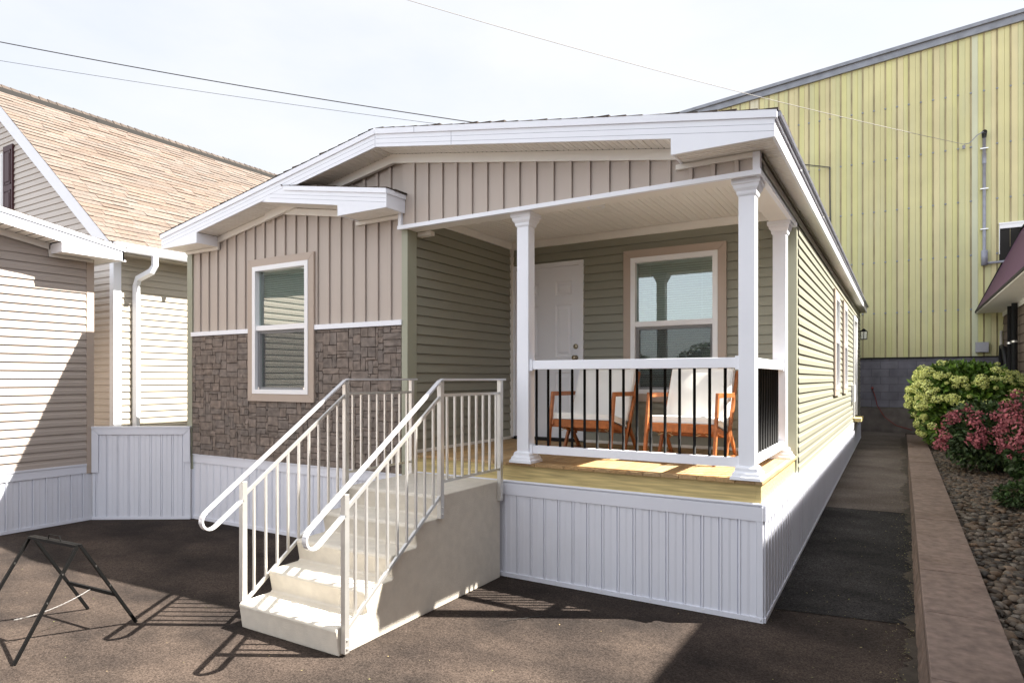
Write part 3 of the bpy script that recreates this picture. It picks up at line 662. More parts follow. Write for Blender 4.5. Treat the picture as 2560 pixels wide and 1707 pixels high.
for q in ((10.15, 10.24, .95, 3.06), (11.16, 11.25, .95, 3.06), (10.24, 11.16, 2.97, 3.06)): wbox(m, (0, 0, 0), YD, PX, q[0], q[1], -.05, .045, q[2], q[3])
wbox(m, (0, 0, 0), YD, PX, 10.24, 11.16, -.05, .0, .95, 2.97)
sdo = part('side_door', m, 'frame', home, label='white side door seen at a sharp angle')
m = MB(); m.box(.0, .16, 10.2, 11.2, .86, .93); part('door_step', m, 'pine', sdo)
m = MB(); m.box(0.016, .03, 11.5, 11.62, 2.62, 2.82); m.bar((.02, 11.56, 2.80), (.16, 11.56, 2.84), .012, .012)
m.lathe((.15, 11.56, 2.62), [(.075, .0), (.075, .012), (.02, .012)], 6); m.lathe((.15, 11.56, 2.80), [(.085, 0), (.03, .05), (.0, .07)], 6)
for k in range(6):
    t = math.tau*(k+.5)/6; m.bar((.15+.07*math.cos(t), 11.56+.07*math.sin(t), 2.62), (.15+.078*math.cos(t), 11.56+.078*math.sin(t), 2.80), .008, .008)
ln = part('wall_lantern', m, 'black', home)
m = MB(); m.lathe((.15, 11.56, 2.635), [(.062, 0), (.068, .16)], 6); part('lantern_glass', m, 'clear', ln)
m = MB(); wbox(m, (0, 0, 0), YD, PX, 9.6, 9.95, .016, .07, 1.28, 1.62); part('meter_box', m, 'frame', home)
# skirting of the home
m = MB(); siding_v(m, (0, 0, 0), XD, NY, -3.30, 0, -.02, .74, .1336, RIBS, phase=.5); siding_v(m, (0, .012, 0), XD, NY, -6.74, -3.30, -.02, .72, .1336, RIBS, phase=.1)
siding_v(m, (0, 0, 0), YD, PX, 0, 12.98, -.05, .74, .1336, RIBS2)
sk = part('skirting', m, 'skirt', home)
m = MB(); m.box(-3.30, .014, -.016, .0, .7265, .828); m.box(-6.74, -3.302, -.006, .02, .705, .80); m.box(-.002, .032, .0, 12.98, .7265, .842)
m.tube([(-3.30, -.006, .842), (.006, -.006, .842), (.006, 1.82, .842)], .0115, 8); m.box(-6.74, -3.3, -.016, .02, .80, .812); m.box(-3.3, 0, -.002, .03, .826, .85); m.box(-.03, .0, .0, 1.8, .826, .85)
part('skirting_band', m, 'skirt', sk)
m = MB(); m.box(-3.30, .016, -.018, .0, -.01, .036); m.box(-6.76, -3.302, -.006, .02, -.01, .04)
m.prism([(.031, 0, -.01), (.0, 0, -.01), (.0, 0, .034), (.031, 0, .034)], (0, 12.98, .311)); part('bottom_track', m, 'skirt', sk)
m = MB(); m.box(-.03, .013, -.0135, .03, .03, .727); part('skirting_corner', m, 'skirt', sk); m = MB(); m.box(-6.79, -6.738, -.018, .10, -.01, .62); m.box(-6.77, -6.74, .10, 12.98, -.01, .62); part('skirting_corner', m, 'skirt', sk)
m = MB(); m.box(-6.76, -6.739, .10, 12.98, .6, 3.34); part('side_siding', m, 'green', home)

for k in range(6):
    part('skirting_screw', MB().lathe((-2.05+k*.41, -.018, .02), [(.0, 0), (.006, 0), (.005, .004), (0, .005)], 8, ax='y'), 'steel', sk)

# ---------------- furniture on the porch ----------------
def armchair(name, label, x0, x1, yf, rot=0):
    """wooden low armchair; local frame: seat between x0 and x1, front at y=yf (towards the camera)."""
    cx = (x0+x1)/2; t = thing(name, label, 'armchair', (cx, yf+.35, 1.013), 'matching wooden armchairs on the porch')
    B = 1.013; th = .024
    for sx in (x0+th/2, x1-th/2):
        m = MB(); m.bar((sx, yf-.02, B), (sx, yf+.09, B+.60), th, .045, XD); part('front_leg', m, 'teak', t, bevel=.003)
        m = MB(); m.bar((sx, yf+.075, B+.59), (sx, yf+.60, B+.585), th*1.15, .042, XD); part('armrest', m, 'teak', t, bevel=.003)
        inn = sx+(th if sx < cx else -th)
        m = MB(); m.bar((sx, yf+.43, B+.17), (sx, yf+.76, B+.80), th, .045, XD); part('back_post', m, 'teak', t, bevel=.003)
        m = MB(); m.bar((inn, yf+.03, B+.315), (inn, yf+.58, B+.19), th, .05, XD); part('seat_rail', m, 'teak', t, bevel=.003)
        m = MB(); m.bar((sx, yf+.49, B+.30), (sx, yf+.34, B+.01), th, .04, XD); part('rear_leg', m, 'teak', t, bevel=.003)
        m = MB(); m.bar((sx, yf+.47, B+.28), (sx, yf+.70, B+.01), th, .04, XD); part('rear_leg', m, 'teak', t, bevel=.003)
        m = MB(); m.bar((sx, yf+.30, B+.016), (sx, yf+.72, B+.016), th, .03, XD); part('floor_runner', m, 'teak', t, bevel=.003)
    m = MB(); m.bar((x0+th, yf+.055, B+.305), (x1-th, yf+.055, B+.305), .03, .075, YD); part('front_rail', m, 'teak', t, bevel=.003)
    m = MB()
    for k in range(7):
        f = k/6; y = yf+.11+.44*f; z = B+.325-.125*f; m.bar((x0+.05, y, z), (x1-.05, y, z), .05, .012, YD)
    part('seat_slats', m, 'teak', t)
    m = MB()
    for k in range(5):
        f = k/4; y = yf+.51+.22*f; z = B+.30+.46*f; m.bar((x0+.02, y, z), (x1-.02, y, z), .016, .05, YD)
    part('back_slats', m, 'teak', t)
    def cush(nm, P0, P1, w, thk):
        P0, P1 = Vector(P0), Vector(P1); d = P1-P0; n = Vector((0, -d.z, d.y)).normalized()
        m = MB(); i0 = len(m.v); A, Bn, Cn = 14, 12, 4
        import itertools
        idx = {}
        for i, j, k in itertools.product(range(A+1), range(Bn+1), range(Cn+1)):
            if 0 < i < A and 0 < j < Bn and 0 < k < Cn: continue
            u, v, q = i/A, j/Bn, k/Cn; e = min(u, 1-u, v, 1-v)*2
            bul = .72+.28*min(1, e*3.5)**.5; wob = .004*math.sin(u*9+v*5+P0.y*7)+.003*math.sin(v*13)
            p = P0+d*v+Vector(((u-.5)*w, 0, 0))+n*((q-.5)*thk*bul+thk/2+wob*e)
            idx[i, j, k] = len(m.v); m.v.append(tuple(p))
        def face(F):
            try: m.f.append(tuple(idx[c] for c in F))
            except KeyError: pass
        for i, j in itertools.product(range(A), range(Bn)):
            for k in (0, Cn): face([(i, j, k), (i+1, j, k), (i+1, j+1, k), (i, j+1, k)])
        for i, k in itertools.product(range(A), range(Cn)):
            for j in (0, Bn): face([(i, j, k), (i+1, j, k), (i+1, j, k+1), (i, j, k+1)])
        for j, k in itertools.product(range(Bn), range(Cn)):
            for i in (0, A): face([(i, j, k), (i, j+1, k), (i, j+1, k+1), (i, j, k+1)])
        return part(nm, m, 'cushion', t, True)
    W = x1-x0-.055
    cush('seat_cushion', (cx, yf+.06, B+.335), (cx, yf+.56, B+.225), W, .085)
    cush('back_cushion', (cx, yf+.50, B+.26), (cx, yf+.745, B+.80), W, .085)
    m = MB()
    for sx in (x0+.14, x1-.16):
        for s in (-1, 1): m.tube([(sx, yf+.2, B+.255), (sx+s*.03, yf+.17, B+.275), (sx+s*.06, yf+.165, B+.25), (sx+s*.02, yf+.17, B+.245), (sx+s*.07, yf+.165, B+.225)], .004, 6)
    part('cushion_tie', m, 'cord', t, True)
    t.rotation_euler.z = rot
    return t
armchair('armchair', 'wooden armchair with white cushions directly in front of the white door', -2.09, -1.425, .68)
armchair('armchair', 'wooden armchair with white cushions, partly sunlit, beside the corner column', -1.10, -.46, .66, R(-2))

# ---------------- concrete steps with handrails ----------------
XL, XR = -3.12, -2.17
steps = thing('concrete_steps', 'pale precast concrete steps with silver handrails leading up to the porch', 'steps', (-2.645, -1.0, 0))
lev = [(-2.0, .185), (-1.75, .352), (-1.495, .52), (-1.235, .685), (-.955, .853)]
prof = [(-.06, 0)]
prof += [(-.06, lev[-1][1])]
for k in range(4, -1, -1):
    y, z = lev[k]; zb = lev[k-1][1] if k else 0; b = .02
    prof += [(y+b, z), (y+.005, z-.007), (y, z-b-.004), (y+.006, z-.05), (y+.026, zb+.012 if k else .0)]
    if k: prof += [(y+.014, zb)]
m = MB(); m.prism([(XL, y, z) for y, z in prof], (XR-XL, 0, 0)); part('step_block', m, 'steps', steps, bevel=.011)
def handrail(x, off):
    m = MB()
    def loop(w, h):                        # flat aluminium rail bent round at the foot
        pts = [(x, -.03, 1.742), (x, -.93, 1.742), (x, -.965, 1.73), (x, -2.16, .905), (x, -2.235, .84)]
        for k in range(9):
            t = R(35)+R(180)*k/8; pts.append((x, -2.215-math.sin(t)*.055-.012, .785+math.cos(t)*.055))
        pts += [(x, -1.96, .905)]
        return pts
    pts = loop(0, 0)
    pts = [(x, -.03, 1.742), (x, -.93, 1.742), (x, -.97, 1.728), (x, -1.50, 1.36), (x, -2.235, .853)]
    cy, cz, r = -2.205, .795, .063
    for k in range(1, 9):
        t = R(124)+R(180)*k/9; pts.append((x, cy+math.cos(t)*r, cz+math.sin(t)*r))
    pts += [(x, -2.168, .743), (x, -1.955, .889)]
    for a, b in zip(pts, pts[1:]): m.bar(a, b, .038, .016, XD)
    h = part('handrail', m, 'alumw', steps, bevel=.002, label='silver handrail on the '+('far side' if x < -2.6 else 'near side')+' of the steps')
    m = MB(); m.bar((x, -.10, 1.622), (x, -.95, 1.622), .02, .022, XD); m.bar((x, -.95, 1.62), (x, -1.93, .93), .02, .022, XD)
    m.bar((x, -.10, .962), (x, -.95, .962), .02, .02, XD); m.bar((x, -.965, .853), (x, -1.93, .165), .02, .022, XD); part('cross_rail', m, 'alum', h)
    base = ((-1.945, .02 if x > -2.6 else .17), (-.955, .685), (-.10, .685))
    tops = (1.02, 1.735, 1.735)
    for (y, z0), z1 in zip(base, tops):
        m = MB(); m.box(x-.019, x+.019, y-.02, y+.02, z0, z1)
        if x > -2.6:
            m.lathe((x+.019, y, z0+.03), [(.009, 0), (.009, .006), (0, .007)], 8, ax='x'); m.lathe((x+.019, y, z0+.085), [(.009, 0), (.009, .006), (0, .007)], 8, ax='x')
        part('post', m, 'alum', h, bevel=.002)
    for k in range(9):
        y = -1.856+.1012*k; zt = 1.62+(y+.95)*.704; zb = .853+(y+.965)*.713
        m = MB(); m.box(x-.008, x+.008, y-.008, y+.008, zb, zt); part('baluster', m, 'alum', h)
    for k in range(8):
        y = -.872+.1003*k; m = MB(); m.box(x-.008, x+.008, y-.008, y+.008, .962, 1.622); part('baluster', m, 'alum', h)
handrail(-3.145, 0); handrail(-2.148, 1)

# ---------------- folding sign stand ----------------
fr = thing('sign_stand', 'empty black metal A-frame sign stand on the asphalt', 'sign stand', (-4.1, -2.71, 0))
f1, f2, f3, f4 = (-3.778, -3.085), (-3.854, -2.305), (-4.434, -2.346), (-4.36, -3.13)
T2, T1 = Vector((-3.82, -2.70, .635)), Vector((-4.395, -2.735, .632))
W_ = .018
def leg(T, f, off):
    m = MB(); T = T+Vector((0, off, 0)); F_ = Vector((f[0], f[1], .004)); m.bar(T, F_, W_, W_, T2-T1); part('leg', m, 'black', fr); return T, F_
l1 = leg(T2, f1, -.012); l2 = leg(T2, f2, .012); l3 = leg(T1, f3, .012); l4 = leg(T1, f4, -.012)
m = MB()
for off in (-.012, .012): m.bar(T1+Vector((0, off, .004)), T2+Vector((0, off, .004)), .020, .018, YD)
part('top_bar', m, 'black', fr)
m = MB(); a = l3[0].lerp(l3[1], .62); b = l2[0].lerp(l2[1], .62); m.bar(a, b, W_, .022); a = l4[0].lerp(l4[1], .62); b = l1[0].lerp(l1[1], .62)
part('cross_bar', m, 'black', fr)
m = MB(); hm = (T1+T2)/2; dd = (T2-T1).normalized(); m.tube([hm-dd*.075+Vector((0, 0, .012)), hm-dd*.065+Vector((0, 0, .045)), hm+dd*.065+Vector((0, 0, .045)), hm+dd*.075+Vector((0, 0, .012))], .004, 6); part('handle', m, 'black', fr)
m = MB()
for (T, F_) in (l1, l2, l4):
    for q in (.25, .5):
        c = T.lerp(F_, q); m.lathe(c+Vector((0, 0, 0)), [(0.0, -.004), (.013, -.004), (.013, .004), (0, .004)], 10, ax='y')
part('bolt', m, 'dark', fr)
m = MB(); a = l3[0].lerp(l2[0], .5).lerp(l3[1].lerp(l2[1], .5), .62); b = l4[0].lerp(l1[0], .5).lerp(l4[1].lerp(l1[1], .5), .62)
b = b-Vector((0, 0, .06))
for k in range(40):
    p = a.lerp(b, k/40); q = a.lerp(b, (k+1)/40); sag = lambda t: Vector((0, 0, -.03*(1-(2*t-1)**2)))
    p = p+sag(k/40); q = q+sag((k+1)/40); m.bar(p, q, .007 if k % 2 else .002, .002 if k % 2 else .007)
part('chain', m, 'steel', fr)

# ---------------- neighbouring low home on the left ----------------
na = thing('neighbour_home', 'tan sided low home at the left edge with white fascia and skirting', 'house', (-10, -4, 0))
XA = -7.78; YA = -.75; pk = -4.05
ra = lambda y: 3.30+.17*(-.45-y)+.082 if y > pk else 3.30+.17*(-.45-pk)*2-.17*(-.45-y)+.082
m = MB()
siding_h(m, (XA, 0, 0), YD, PX, lambda z: -7.3, lambda z: YA, .70, 3.27, .0956)
m.prism([(XA, -7.3, 3.27), (XA, YA, 3.27), (XA, pk, ra(pk)-.15)], (-.02, 0, 0)); part('siding', m, 'tan', na)
m = MB(); m.box(XA-6, XA-.02, -7.3, -.68, .05, 3.27); part('wall', m, 'tan', na)
m = MB(); m.box(XA-.1, XA+.022, YA, YA+.085, .58, 3.27); part('corner_trim', m, 'taupe', na)
m = MB(); XF = XA+.30
for y0, y1 in ((pk, -.45), (-7.65, pk)): m.prism([(XF, y0, ra(y0+1e-4 if y0 == pk else y0)-.165), (XF, y1, ra(y1 if y1 != pk else pk)-.165), (XF, y1, ra(y1 if y1 != pk else pk)), (XF, y0, ra(y0+1e-4 if y0 == pk else y0))], (-.02, 0, 0))
m.prism([(XF, -1.15, 3.222), (XF, -.452, 3.222), (XF, -.452, ra(-.452)-.165), (XF, -1.15, ra(-1.15)-.165)], (-.02, 0, 0))
m.box(XA+.0, XF-.02, -1.15, -1.13, 3.222, 3.335); m.box(XA-6, XF, -.47, -.45, 3.222, 3.36)
fa = part('fascia', m, 'white', na)
m = MB(); m.prism([(XF+.012, pk, ra(pk)-.045), (XF+.012, -.44, ra(-.44)-.045), (XF+.012, -.44, ra(-.44)+.004), (XF+.012, pk, ra(pk)+.004)], (-.011, 0, 0)); part('drip_edge', m, 'white', fa)
m = MB()
y = -4.0
while y < -1.15:
    e = min(y+.1, -1.15)
    for a, b, o in ((y, e-.012, 0), (e-.012, e, .008)): m.poly((XA, a, ra(a)-.16+o), (XA, b, ra(b)-.16+o), (XF-.02, b, ra(b)-.16+o), (XF-.02, a, ra(a)-.16+o))
    y = e
m.box(XA, XF-.02, -1.13, -.47, 3.226, 3.235); m.box(XA-6, XA, -.68, -.47, 3.226, 3.235); part('soffit', m, 'soffit', na)
m = MB(); m.prism([(XA+.02, -4.05, ra(-4.05)-.235), (XA+.02, -1.16, ra(-1.16)-.235), (XA+.02, -1.16, ra(-1.16)-.162), (XA+.02, -4.05, ra(-4.05)-.162)], (.018, 0, 0)); m.box(XA+.02, XA+.038, -1.17, -1.14, 3.185, 3.32); m.box(XA+.018, XA+.036, -1.17, -.68, 3.185, 3.22); part('frieze_board', m, 'soffit', na)
m = MB(); m.poly((XF, -.44, ra(-.44)), (XF, pk, ra(pk)), (XA-6, pk, ra(pk)), (XA-6, -.44, ra(-.44))); m.poly((XF, -7.65, ra(-7.65)), (XF, pk, ra(pk)), (XA-6, pk, ra(pk)), (XA-6, -7.65, ra(-7.65))); rn = part('roof', m, 'shingle_dark', na)
m = MB(); shingles(m, (XA-6, -.43, ra(-.43)+.003), (1, 0, 0), (0, -3.62, .6154), 6.315, 3.67, .135, .31, .006); part('roof_shingles', m, 'shingle_dark', rn)
m = MB(); siding_v(m, (XA, 0, 0), YD, PX, -7.3, -.68, -.02, .60, .1336, RIBS, phase=.3); sA = part('skirting', m, 'skirt', na)
m = MB(); m.box(XA-.0, XA+.018, -7.3, YA, .585, .68); m.box(XA, XA+.026, -7.3, YA, .68, .70); m.box(XA, XA+.016, -7.3, -.67, -.01, .035); part('skirting_band', m, 'skirt', sA)

# ---------------- white infill skirting panel between the two homes ----------------
A = Vector((-7.762, -.682, 0)); Bp = Vector((-6.745, -.035, 0)); dv = (Bp-A).normalized(); Lp = (Bp-A).length; nv = Vector((dv.y, -dv.x, 0))
fn = thing('infill_panel', 'tall white ribbed skirting panel closing the gap between two homes', 'panel', tuple((A+Bp)/2))
m = MB(); siding_v(m, A, dv, nv, 0, Lp, -.01, 1.07, .1336, RIBS, phase=.7); part('ribbed_sheet', m, 'skirt', fn)
mk = lambda s, z: A+dv*s+nv*.011+Vector((0, 0, z))
for pts in ([mk(0, 1.135), mk(Lp, 1.135), mk(Lp-.075, 1.055), mk(.085, 1.055)], [mk(0, .585), mk(.082, .585), mk(.082, 1.053), mk(0, 1.13)], [mk(Lp-.072, .71), mk(Lp, .71), mk(Lp, 1.13), mk(Lp-.072, 1.053)]): part('trim', MB().prism(pts, nv*.012), 'skirt', fn)
part('top_cap', wbox(MB(), A, dv, nv, 0, Lp, -.05, .03, 1.135, 1.155), 'skirt', fn); part('bottom_track', wbox(MB(), A, dv, nv, 0, Lp, .0, .017, -.01, .03), 'skirt', fn)

# ---------------- tall house behind on the left ----------------
nb = thing('gabled_house', 'cream sided house with a steep tan shingle roof behind the homes', 'house', (-12.2, 7, 0))
XB, YB = -8.63, .03; XE = -8.33; YR = -.20; KS = .775; ze = 3.62; rx = -12.25
rt_ = lambda x: ze+KS*(XE-x)
m = MB(); siding_h(m, (0, YB, 0), XD, NY, lambda z: rx*2-XB if z < 3.5 else 2*rx-XE+max(0, (z-ze+.1)/KS), lambda z: min(XB, XE-(z-ze+.13)/KS), .8, 6.45, .0956, [(-12.92, -11.98, 4.3, 5.53)]); part('gable_siding', m, 'grey_beige', nb)
m = MB(); siding_h(m, (XB, 0, 0), YD, PX, YB, 14, .80, 3.52, .0956); part('side_siding', m, 'cream', nb)
m = MB(); m.box(rx*2-XB, XB-.01, YB+.1, 14, 0, 3.6); part('wall', m, 'cream', nb)
m = MB(); m.box(XB-.085, XB+.02, YB-.02, YB+.085, .8, 3.45); part('corner_trim', m, 'white', nb)
m = MB(); m.poly((XE, YR, ze), (rx, YR, rt_(rx)), (rx, 14, rt_(rx)), (XE, 14, ze)); m.poly((2*rx-XE, YR, ze), (rx, YR, rt_(rx)), (rx, 14, rt_(rx)), (2*rx-XE, 14, ze)); rb = part('roof', m, 'shingle_tan', nb)
m = MB(); shingles(m, (XE+.02, YR-.01, ze-.01), (0, 1, 0), (-1, 0, KS), 14.2, (XE-rx)*math.hypot(1, KS), .132, .36, .0085, random.Random(8)); part('roof_shingles', m, 'shingle_tan', rb)
m = MB(); y = YR-.02; rs = random.Random(4)
while y < 14:
    z = rt_(rx); j = rs.uniform(.0, .015)
    j *= .8; z += .05; m.poly((rx+.11, y, z-.062), (rx+.11, y+.2, z-.07), (rx, y+.2, z+.022), (rx, y, z+.034+j)); m.poly((rx-.11, y, z-.062), (rx-.11, y+.2, z-.07), (rx, y+.2, z+.022), (rx, y, z+.034+j))
    m.poly((rx+.11, y, z-.062), (rx, y, z+.034+j), (rx-.11, y, z-.062)); y += .14
part('ridge_cap', m, 'shingle_ridge', rb)
m = MB(); m.box(rx-.135, rx+.135, YR-.02, 14, rt_(rx)-.15, rt_(rx)-.012); part('ridge_vent', m, 'dark', rb)
m = MB(); m.prism([(XE+.03, YR, ze-.26), (rx, YR, rt_(rx)-.25), (rx, YR, rt_(rx)-.005), (XE+.03, YR, ze-.03)], (0, .02, 0)); m.prism([(XE, YR+.02, ze-.26), (rx, YR+.02, rt_(rx)-.25), (rx, YR+.02, rt_(rx)-.235), (XE, YR+.02, ze-.245)], (0, YB-YR-.02, 0)); part('rake_board', m, 'white', nb)
m = MB(); m.poly((XB, YR+.02, 3.47), (XE, YR+.02, 3.47), (XE, 14, 3.47), (XB, 14, 3.47)); m.box(XE-.02, XE, YR+.02, 14, 3.46, 3.6); m.box(XB+.012, XB+.03, YB+.1, 14, 3.36, 3.468); part('eave_soffit', m, 'cream', nb)
m = MB(); prof = [(0, 3.60), (0, 3.52), (.03, 3.485), (.07, 3.49), (.10, 3.545), (.115, 3.60), (.105, 3.60), (.09, 3.55), (.06, 3.505), (.03, 3.50), (.012, 3.53), (.012, 3.60)]
for (a, c), (b, e) in zip(prof, prof[1:]): m.poly((XE+a, YR+.05, c), (XE+b, YR+.05, e), (XE+b, 14, e), (XE+a, 14, c))
m.poly(*[(XE+a, YR+.05, c) for a, c in prof[:6]])
for yy in (.93, 5): m.box(XE-.0, XE+.12, yy, yy+.05, 3.48, 3.605)
gu = part('gutter', m, 'white', nb)
m = MB(); P = [(XE+.06, .40, 3.50), (XE+.06, .40, 3.36), (XE+.02, .37, 3.27), (XB+.10, .31, 3.18), (XB+.055, .305, 3.08), (XB+.055, .305, .8)]
m.tube(P, [.047, .047, .05, .05, .047, .047], 4); part('downspout', m, 'white', gu)
m = MB(); m.box(-11.97, -11.64, YB-.045, YB-.012, 4.2, 5.60); sh = part('shutter', m, 'maroon', nb)
m = MB()
for z0, z1 in ((4.25, 4.86), (4.95, 5.52)):
    m.box(-11.92, -11.69, YB-.052, YB-.044, z0, z0+.02); m.box(-11.92, -11.69, YB-.052, YB-.044, z1-.02, z1); m.box(-11.92, -11.90, YB-.052, YB-.044, z0, z1); m.box(-11.71, -11.69, YB-.052, YB-.044, z0, z1); m.box(-11.88, -11.73, YB-.056, YB-.044, z0+.05, z1-.05)
part('shutter_panel', m, 'maroon', sh)
window(nb, (0, YB, 0), XD, NY, -12.88, -12.02, 4.3, 5.48, 4.9, trim=.03, mats=('frame', 'frame'))

# ---------------- yellow warehouse ----------------
yw = thing('warehouse', 'tall yellow ribbed metal warehouse on a grey block base', 'warehouse', (0, 14.6, 0))
Y0 = 14.6; yt = lambda x: 10.12+.062*(x+.97)
m = MB(); rib = MB(); x = -14.0; P_ = .2605
x = .24-P_*60; ttop = lambda x: 9.985+.086*x
rs = random.Random(2); dn = MB()
while x < 12:
    a, b = x+.035, x+P_; md = (a+b)/2+.01
    for p, q in ((a, md-.004), (md+.004, b)): m.poly((p, Y0, 2.30), (q, Y0, 2.30), (q, Y0, ttop(q)), (p, Y0, ttop(p)))
    for p, q, o0, o1 in ((md-.004, md, 0, .012), (md, md+.004, .012, 0)): m.poly((p, Y0+o0, 2.30), (q, Y0+o1, 2.30), (q, Y0+o1, ttop(q)), (p, Y0+o0, ttop(p)))
    rib.poly((x, Y0-.02, 2.28), (x+.035, Y0-.0, 2.28), (x+.035, Y0, ttop(x)), (x, Y0-.02, ttop(x)))
    rib.poly((x-.004, Y0+.001, 2.28), (x, Y0-.02, 2.28), (x, Y0-.02, ttop(x)), (x-.004, Y0+.001, ttop(x)))
    if -5 < x < 4:
        z = 3.45
        while z < ttop(x)-.3: dn.lathe((x+.014, Y0-.018, z), [(.0, 0), (.026, .0), (.016, .012), (0, .013)], 8, ax='y'); z += 1.33
    x += P_
cl = part('metal_cladding', m, 'yellow', yw); part('rib_seam', rib, 'rib', cl); part('screw_head', dn, 'flash', cl)
m = MB(); m.box(-16, 12, Y0+.03, Y0+.039, .9, 8.5); m.prism([(-16, Y0+.04, 8.4), (12, Y0+.04, 10.8), (12, Y0+.04, 2), (-16, Y0+.04, 2)], (0, 16, 0)); part('wall', m, 'yellow', yw)
m = MB(); rt2 = [(-16, Y0-.10), (12, Y0-.10)]
for z0, z1, y0, y1 in ((-.02, .15, -.07, .03), (.15, .235, -.13, .1)):
    m.prism([(-16, Y0+y0, ttop(-16)+z0), (12, Y0+y0, ttop(12)+z0), (12, Y0+y0, ttop(12)+z1), (-16, Y0+y0, ttop(-16)+z1)], (0, y1-y0, 0))
for k in range(18):
    x = -9+k*1.05; m.box(x, x+.010, Y0-.134, Y0-.129, ttop(x)+.152, ttop(x)+.232)
part('roof_edge_flashing', m, 'flash', yw)
m = MB(); m.box(-8, 6, Y0-.012, Y0+.2, 1.0, 2.27); part('foundation', m, 'block', yw)
m = MB(); m.box(-8, 6, Y0-.05, Y0+.2, -.1, .99); part('plinth', m, 'plinth', yw)
m = MB(); m.box(-8, 6, Y0-.04, Y0+.03, 2.268, 2.298); part('base_flashing', m, 'dark', yw)
m = MB(); m.tube([(2.60, Y0-.07, 7.65), (2.60, Y0-.07, 4.83)], .036, 10); m.tube([(2.62, Y0-.07, 4.58), (2.68, Y0-.07, 4.55), (3.2, Y0-.07, 4.57)], .03, 10); m.box(2.54, 2.665, Y0-.13, Y0-.02, 4.50, 4.86); m.tube([(2.60, Y0-.07, 6.97), (2.60, Y0-.07, 7.22)], .044, 10); cd = part('conduit', m, 'conduit', yw, True)
m = MB(); m.tube([(2.60, Y0-.07, 7.60), (2.60, Y0-.10, 7.74), (2.60, Y0-.17, 7.72)], [.045, .06, .05], 10); part('weather_head', m, 'pipe', cd, True)
pboxes('conduit_strap', [(2.52, 2.68, Y0-.112, Y0-.02, z, z+.022) for z in (7.33, 6.35, 5.37)], 'steel', cd)
m = MB(); m.box(2.425, 2.685, Y0-.13, Y0-.02, 2.39, 2.635); part('electrical_box', m, 'box', yw, bevel=.006)
m = MB(); m.box(2.91, 3.45, Y0-.05, Y0-.002, 5.36, 5.46); m.box(2.895, 2.91, Y0-.03, Y0-.002, 4.75, 5.47); m.box(2.89, 3.45, Y0-.06, Y0-.002, 5.46, 5.50); hb = part('wall_opening', m, 'frame', yw)
m = MB(); m.box(2.90, 3.5, Y0-.015, Y0-.001, 4.6, 5.42); part('opening_void', m, 'dark', hb)
m = MB(); m.tube([(-.79, Y0-.04, 7.46), (-.79, Y0-.03, 6.8), (-.775, Y0-.03, 6.0), (-.77, Y0-.03, 4.6), (-.76, Y0-.03, 4.3)], .016, 6); part('black_cable_run', m, 'wire', yw)
m = MB(); m.tube([(.22, Y0-.03, 1.46), (.28, Y0-.10, 1.30), (.33, Y0-.12, 1.05), (.50, Y0-.12, .75), (.75, Y0-.2, .55), (1.1, Y0-.3, .45)], .011, 6)
m.lathe((.22, Y0-.05, 1.50), [(0, 0), (.035, 0), (.03, .03), (0, .03)], 8, ax='y'); part('red_cable', m, 'red', yw, True)

# ---------------- overhead cables ----------------
def cable(p, q, sag, r, mname, label, nseg=40):
    p, q = Vector(p), Vector(q); m = MB()
    m.tube([p.lerp(q, k/nseg)-Vector((0, 0, sag*(1-(2*k/nseg-1)**2))) for k in range(nseg+1)], r, 6)
    solo('overhead_cable', m, mname, label, 'cable', tuple(p), 'overhead cables against the sky', smooth=True)
def ray(u, v, t):
    fw = Vector((-.5145, .8575, 0)); rg = Vector((.8575, .5145, 0)); k = 1620
    return Vector((.859, -4.909, 1.75))+(fw+rg*((u-1280)/k)+Vector((0, 0, (946-v)/k)))*t
E1 = Vector((-.79, Y0-.05, 7.46))
cable(ray(-700, -40, 16.5), E1, .42, .013, 'wire', 'thick dark overhead cable crossing the left half of the sky')
cable(ray(-700, 33, 16.5), E1+Vector((0, 0, -.03)), .30, .0055, 'wire', 'thin overhead cable running just below the thick one')
cable(ray(500, -160, 12), (2.19, Y0-.14, 7.50), .22, .0065, 'wirel', 'thin pale cable from top of sky to the yellow warehouse')
m = MB(); m.tube([(2.19, Y0-.14, 7.50), (2.3, Y0-.16, 7.50), (2.45, Y0-.17, 7.66), (2.58, Y0-.17, 7.73)], .01, 6); m.lathe((2.19, Y0-.1, 7.44), [(0, -.05), (.035, -.04), (.035, .04), (0, .05)], 8); m.tube([(2.19, Y0-.1, 7.45), (2.19, Y0, 7.45)], .012, 6)
part('insulator', m, 'conduit', yw)

# ---------------- brown building with plum mansard on the right ----------------
bb = thing('brown_building', 'brown sided building with plum mansard roof at the right edge', 'building', (3, 5, 0))
XW = 2.99
m = MB(); siding_h(m, (XW, 0, 0), (0, -1, 0), (-1, 0, 0), -14.58, 30, .2, 3.36, .19, (), LAP); part('siding', m, 'brown', bb)
m = MB(); m.box(XW+.02, XW+10, -30, 14.56, 0, 3.6); m.box(3.5, XW+10, -30, 14.56, 3.6, 5.2); part('wall', m, 'brown', bb)
m = MB(); m.prism([(2.43, 14.58, 3.385), (3.32, 14.58, 5.28), (3.5, 14.58, 5.28), (3.5, 14.58, 3.385)], (0, -44.5, 0)); part('mansard_roof', m, 'purple', bb)
m = MB(); m.prism([(2.41, 14.585, 3.37), (2.44, 14.585, 3.35), (3.34, 14.585, 5.33), (3.30, 14.585, 5.34)], (0, -.012, 0)); m.prism([(2.418, 14.58, 3.36), (2.432, 14.58, 3.36), (2.445, 14.58, 3.42), (2.428, 14.58, 3.42)], (0, -44, 0)); m.box(3.29, 3.5, -30, 14.58, 5.28, 5.31); part('drip_edge', m, 'dark', bb)
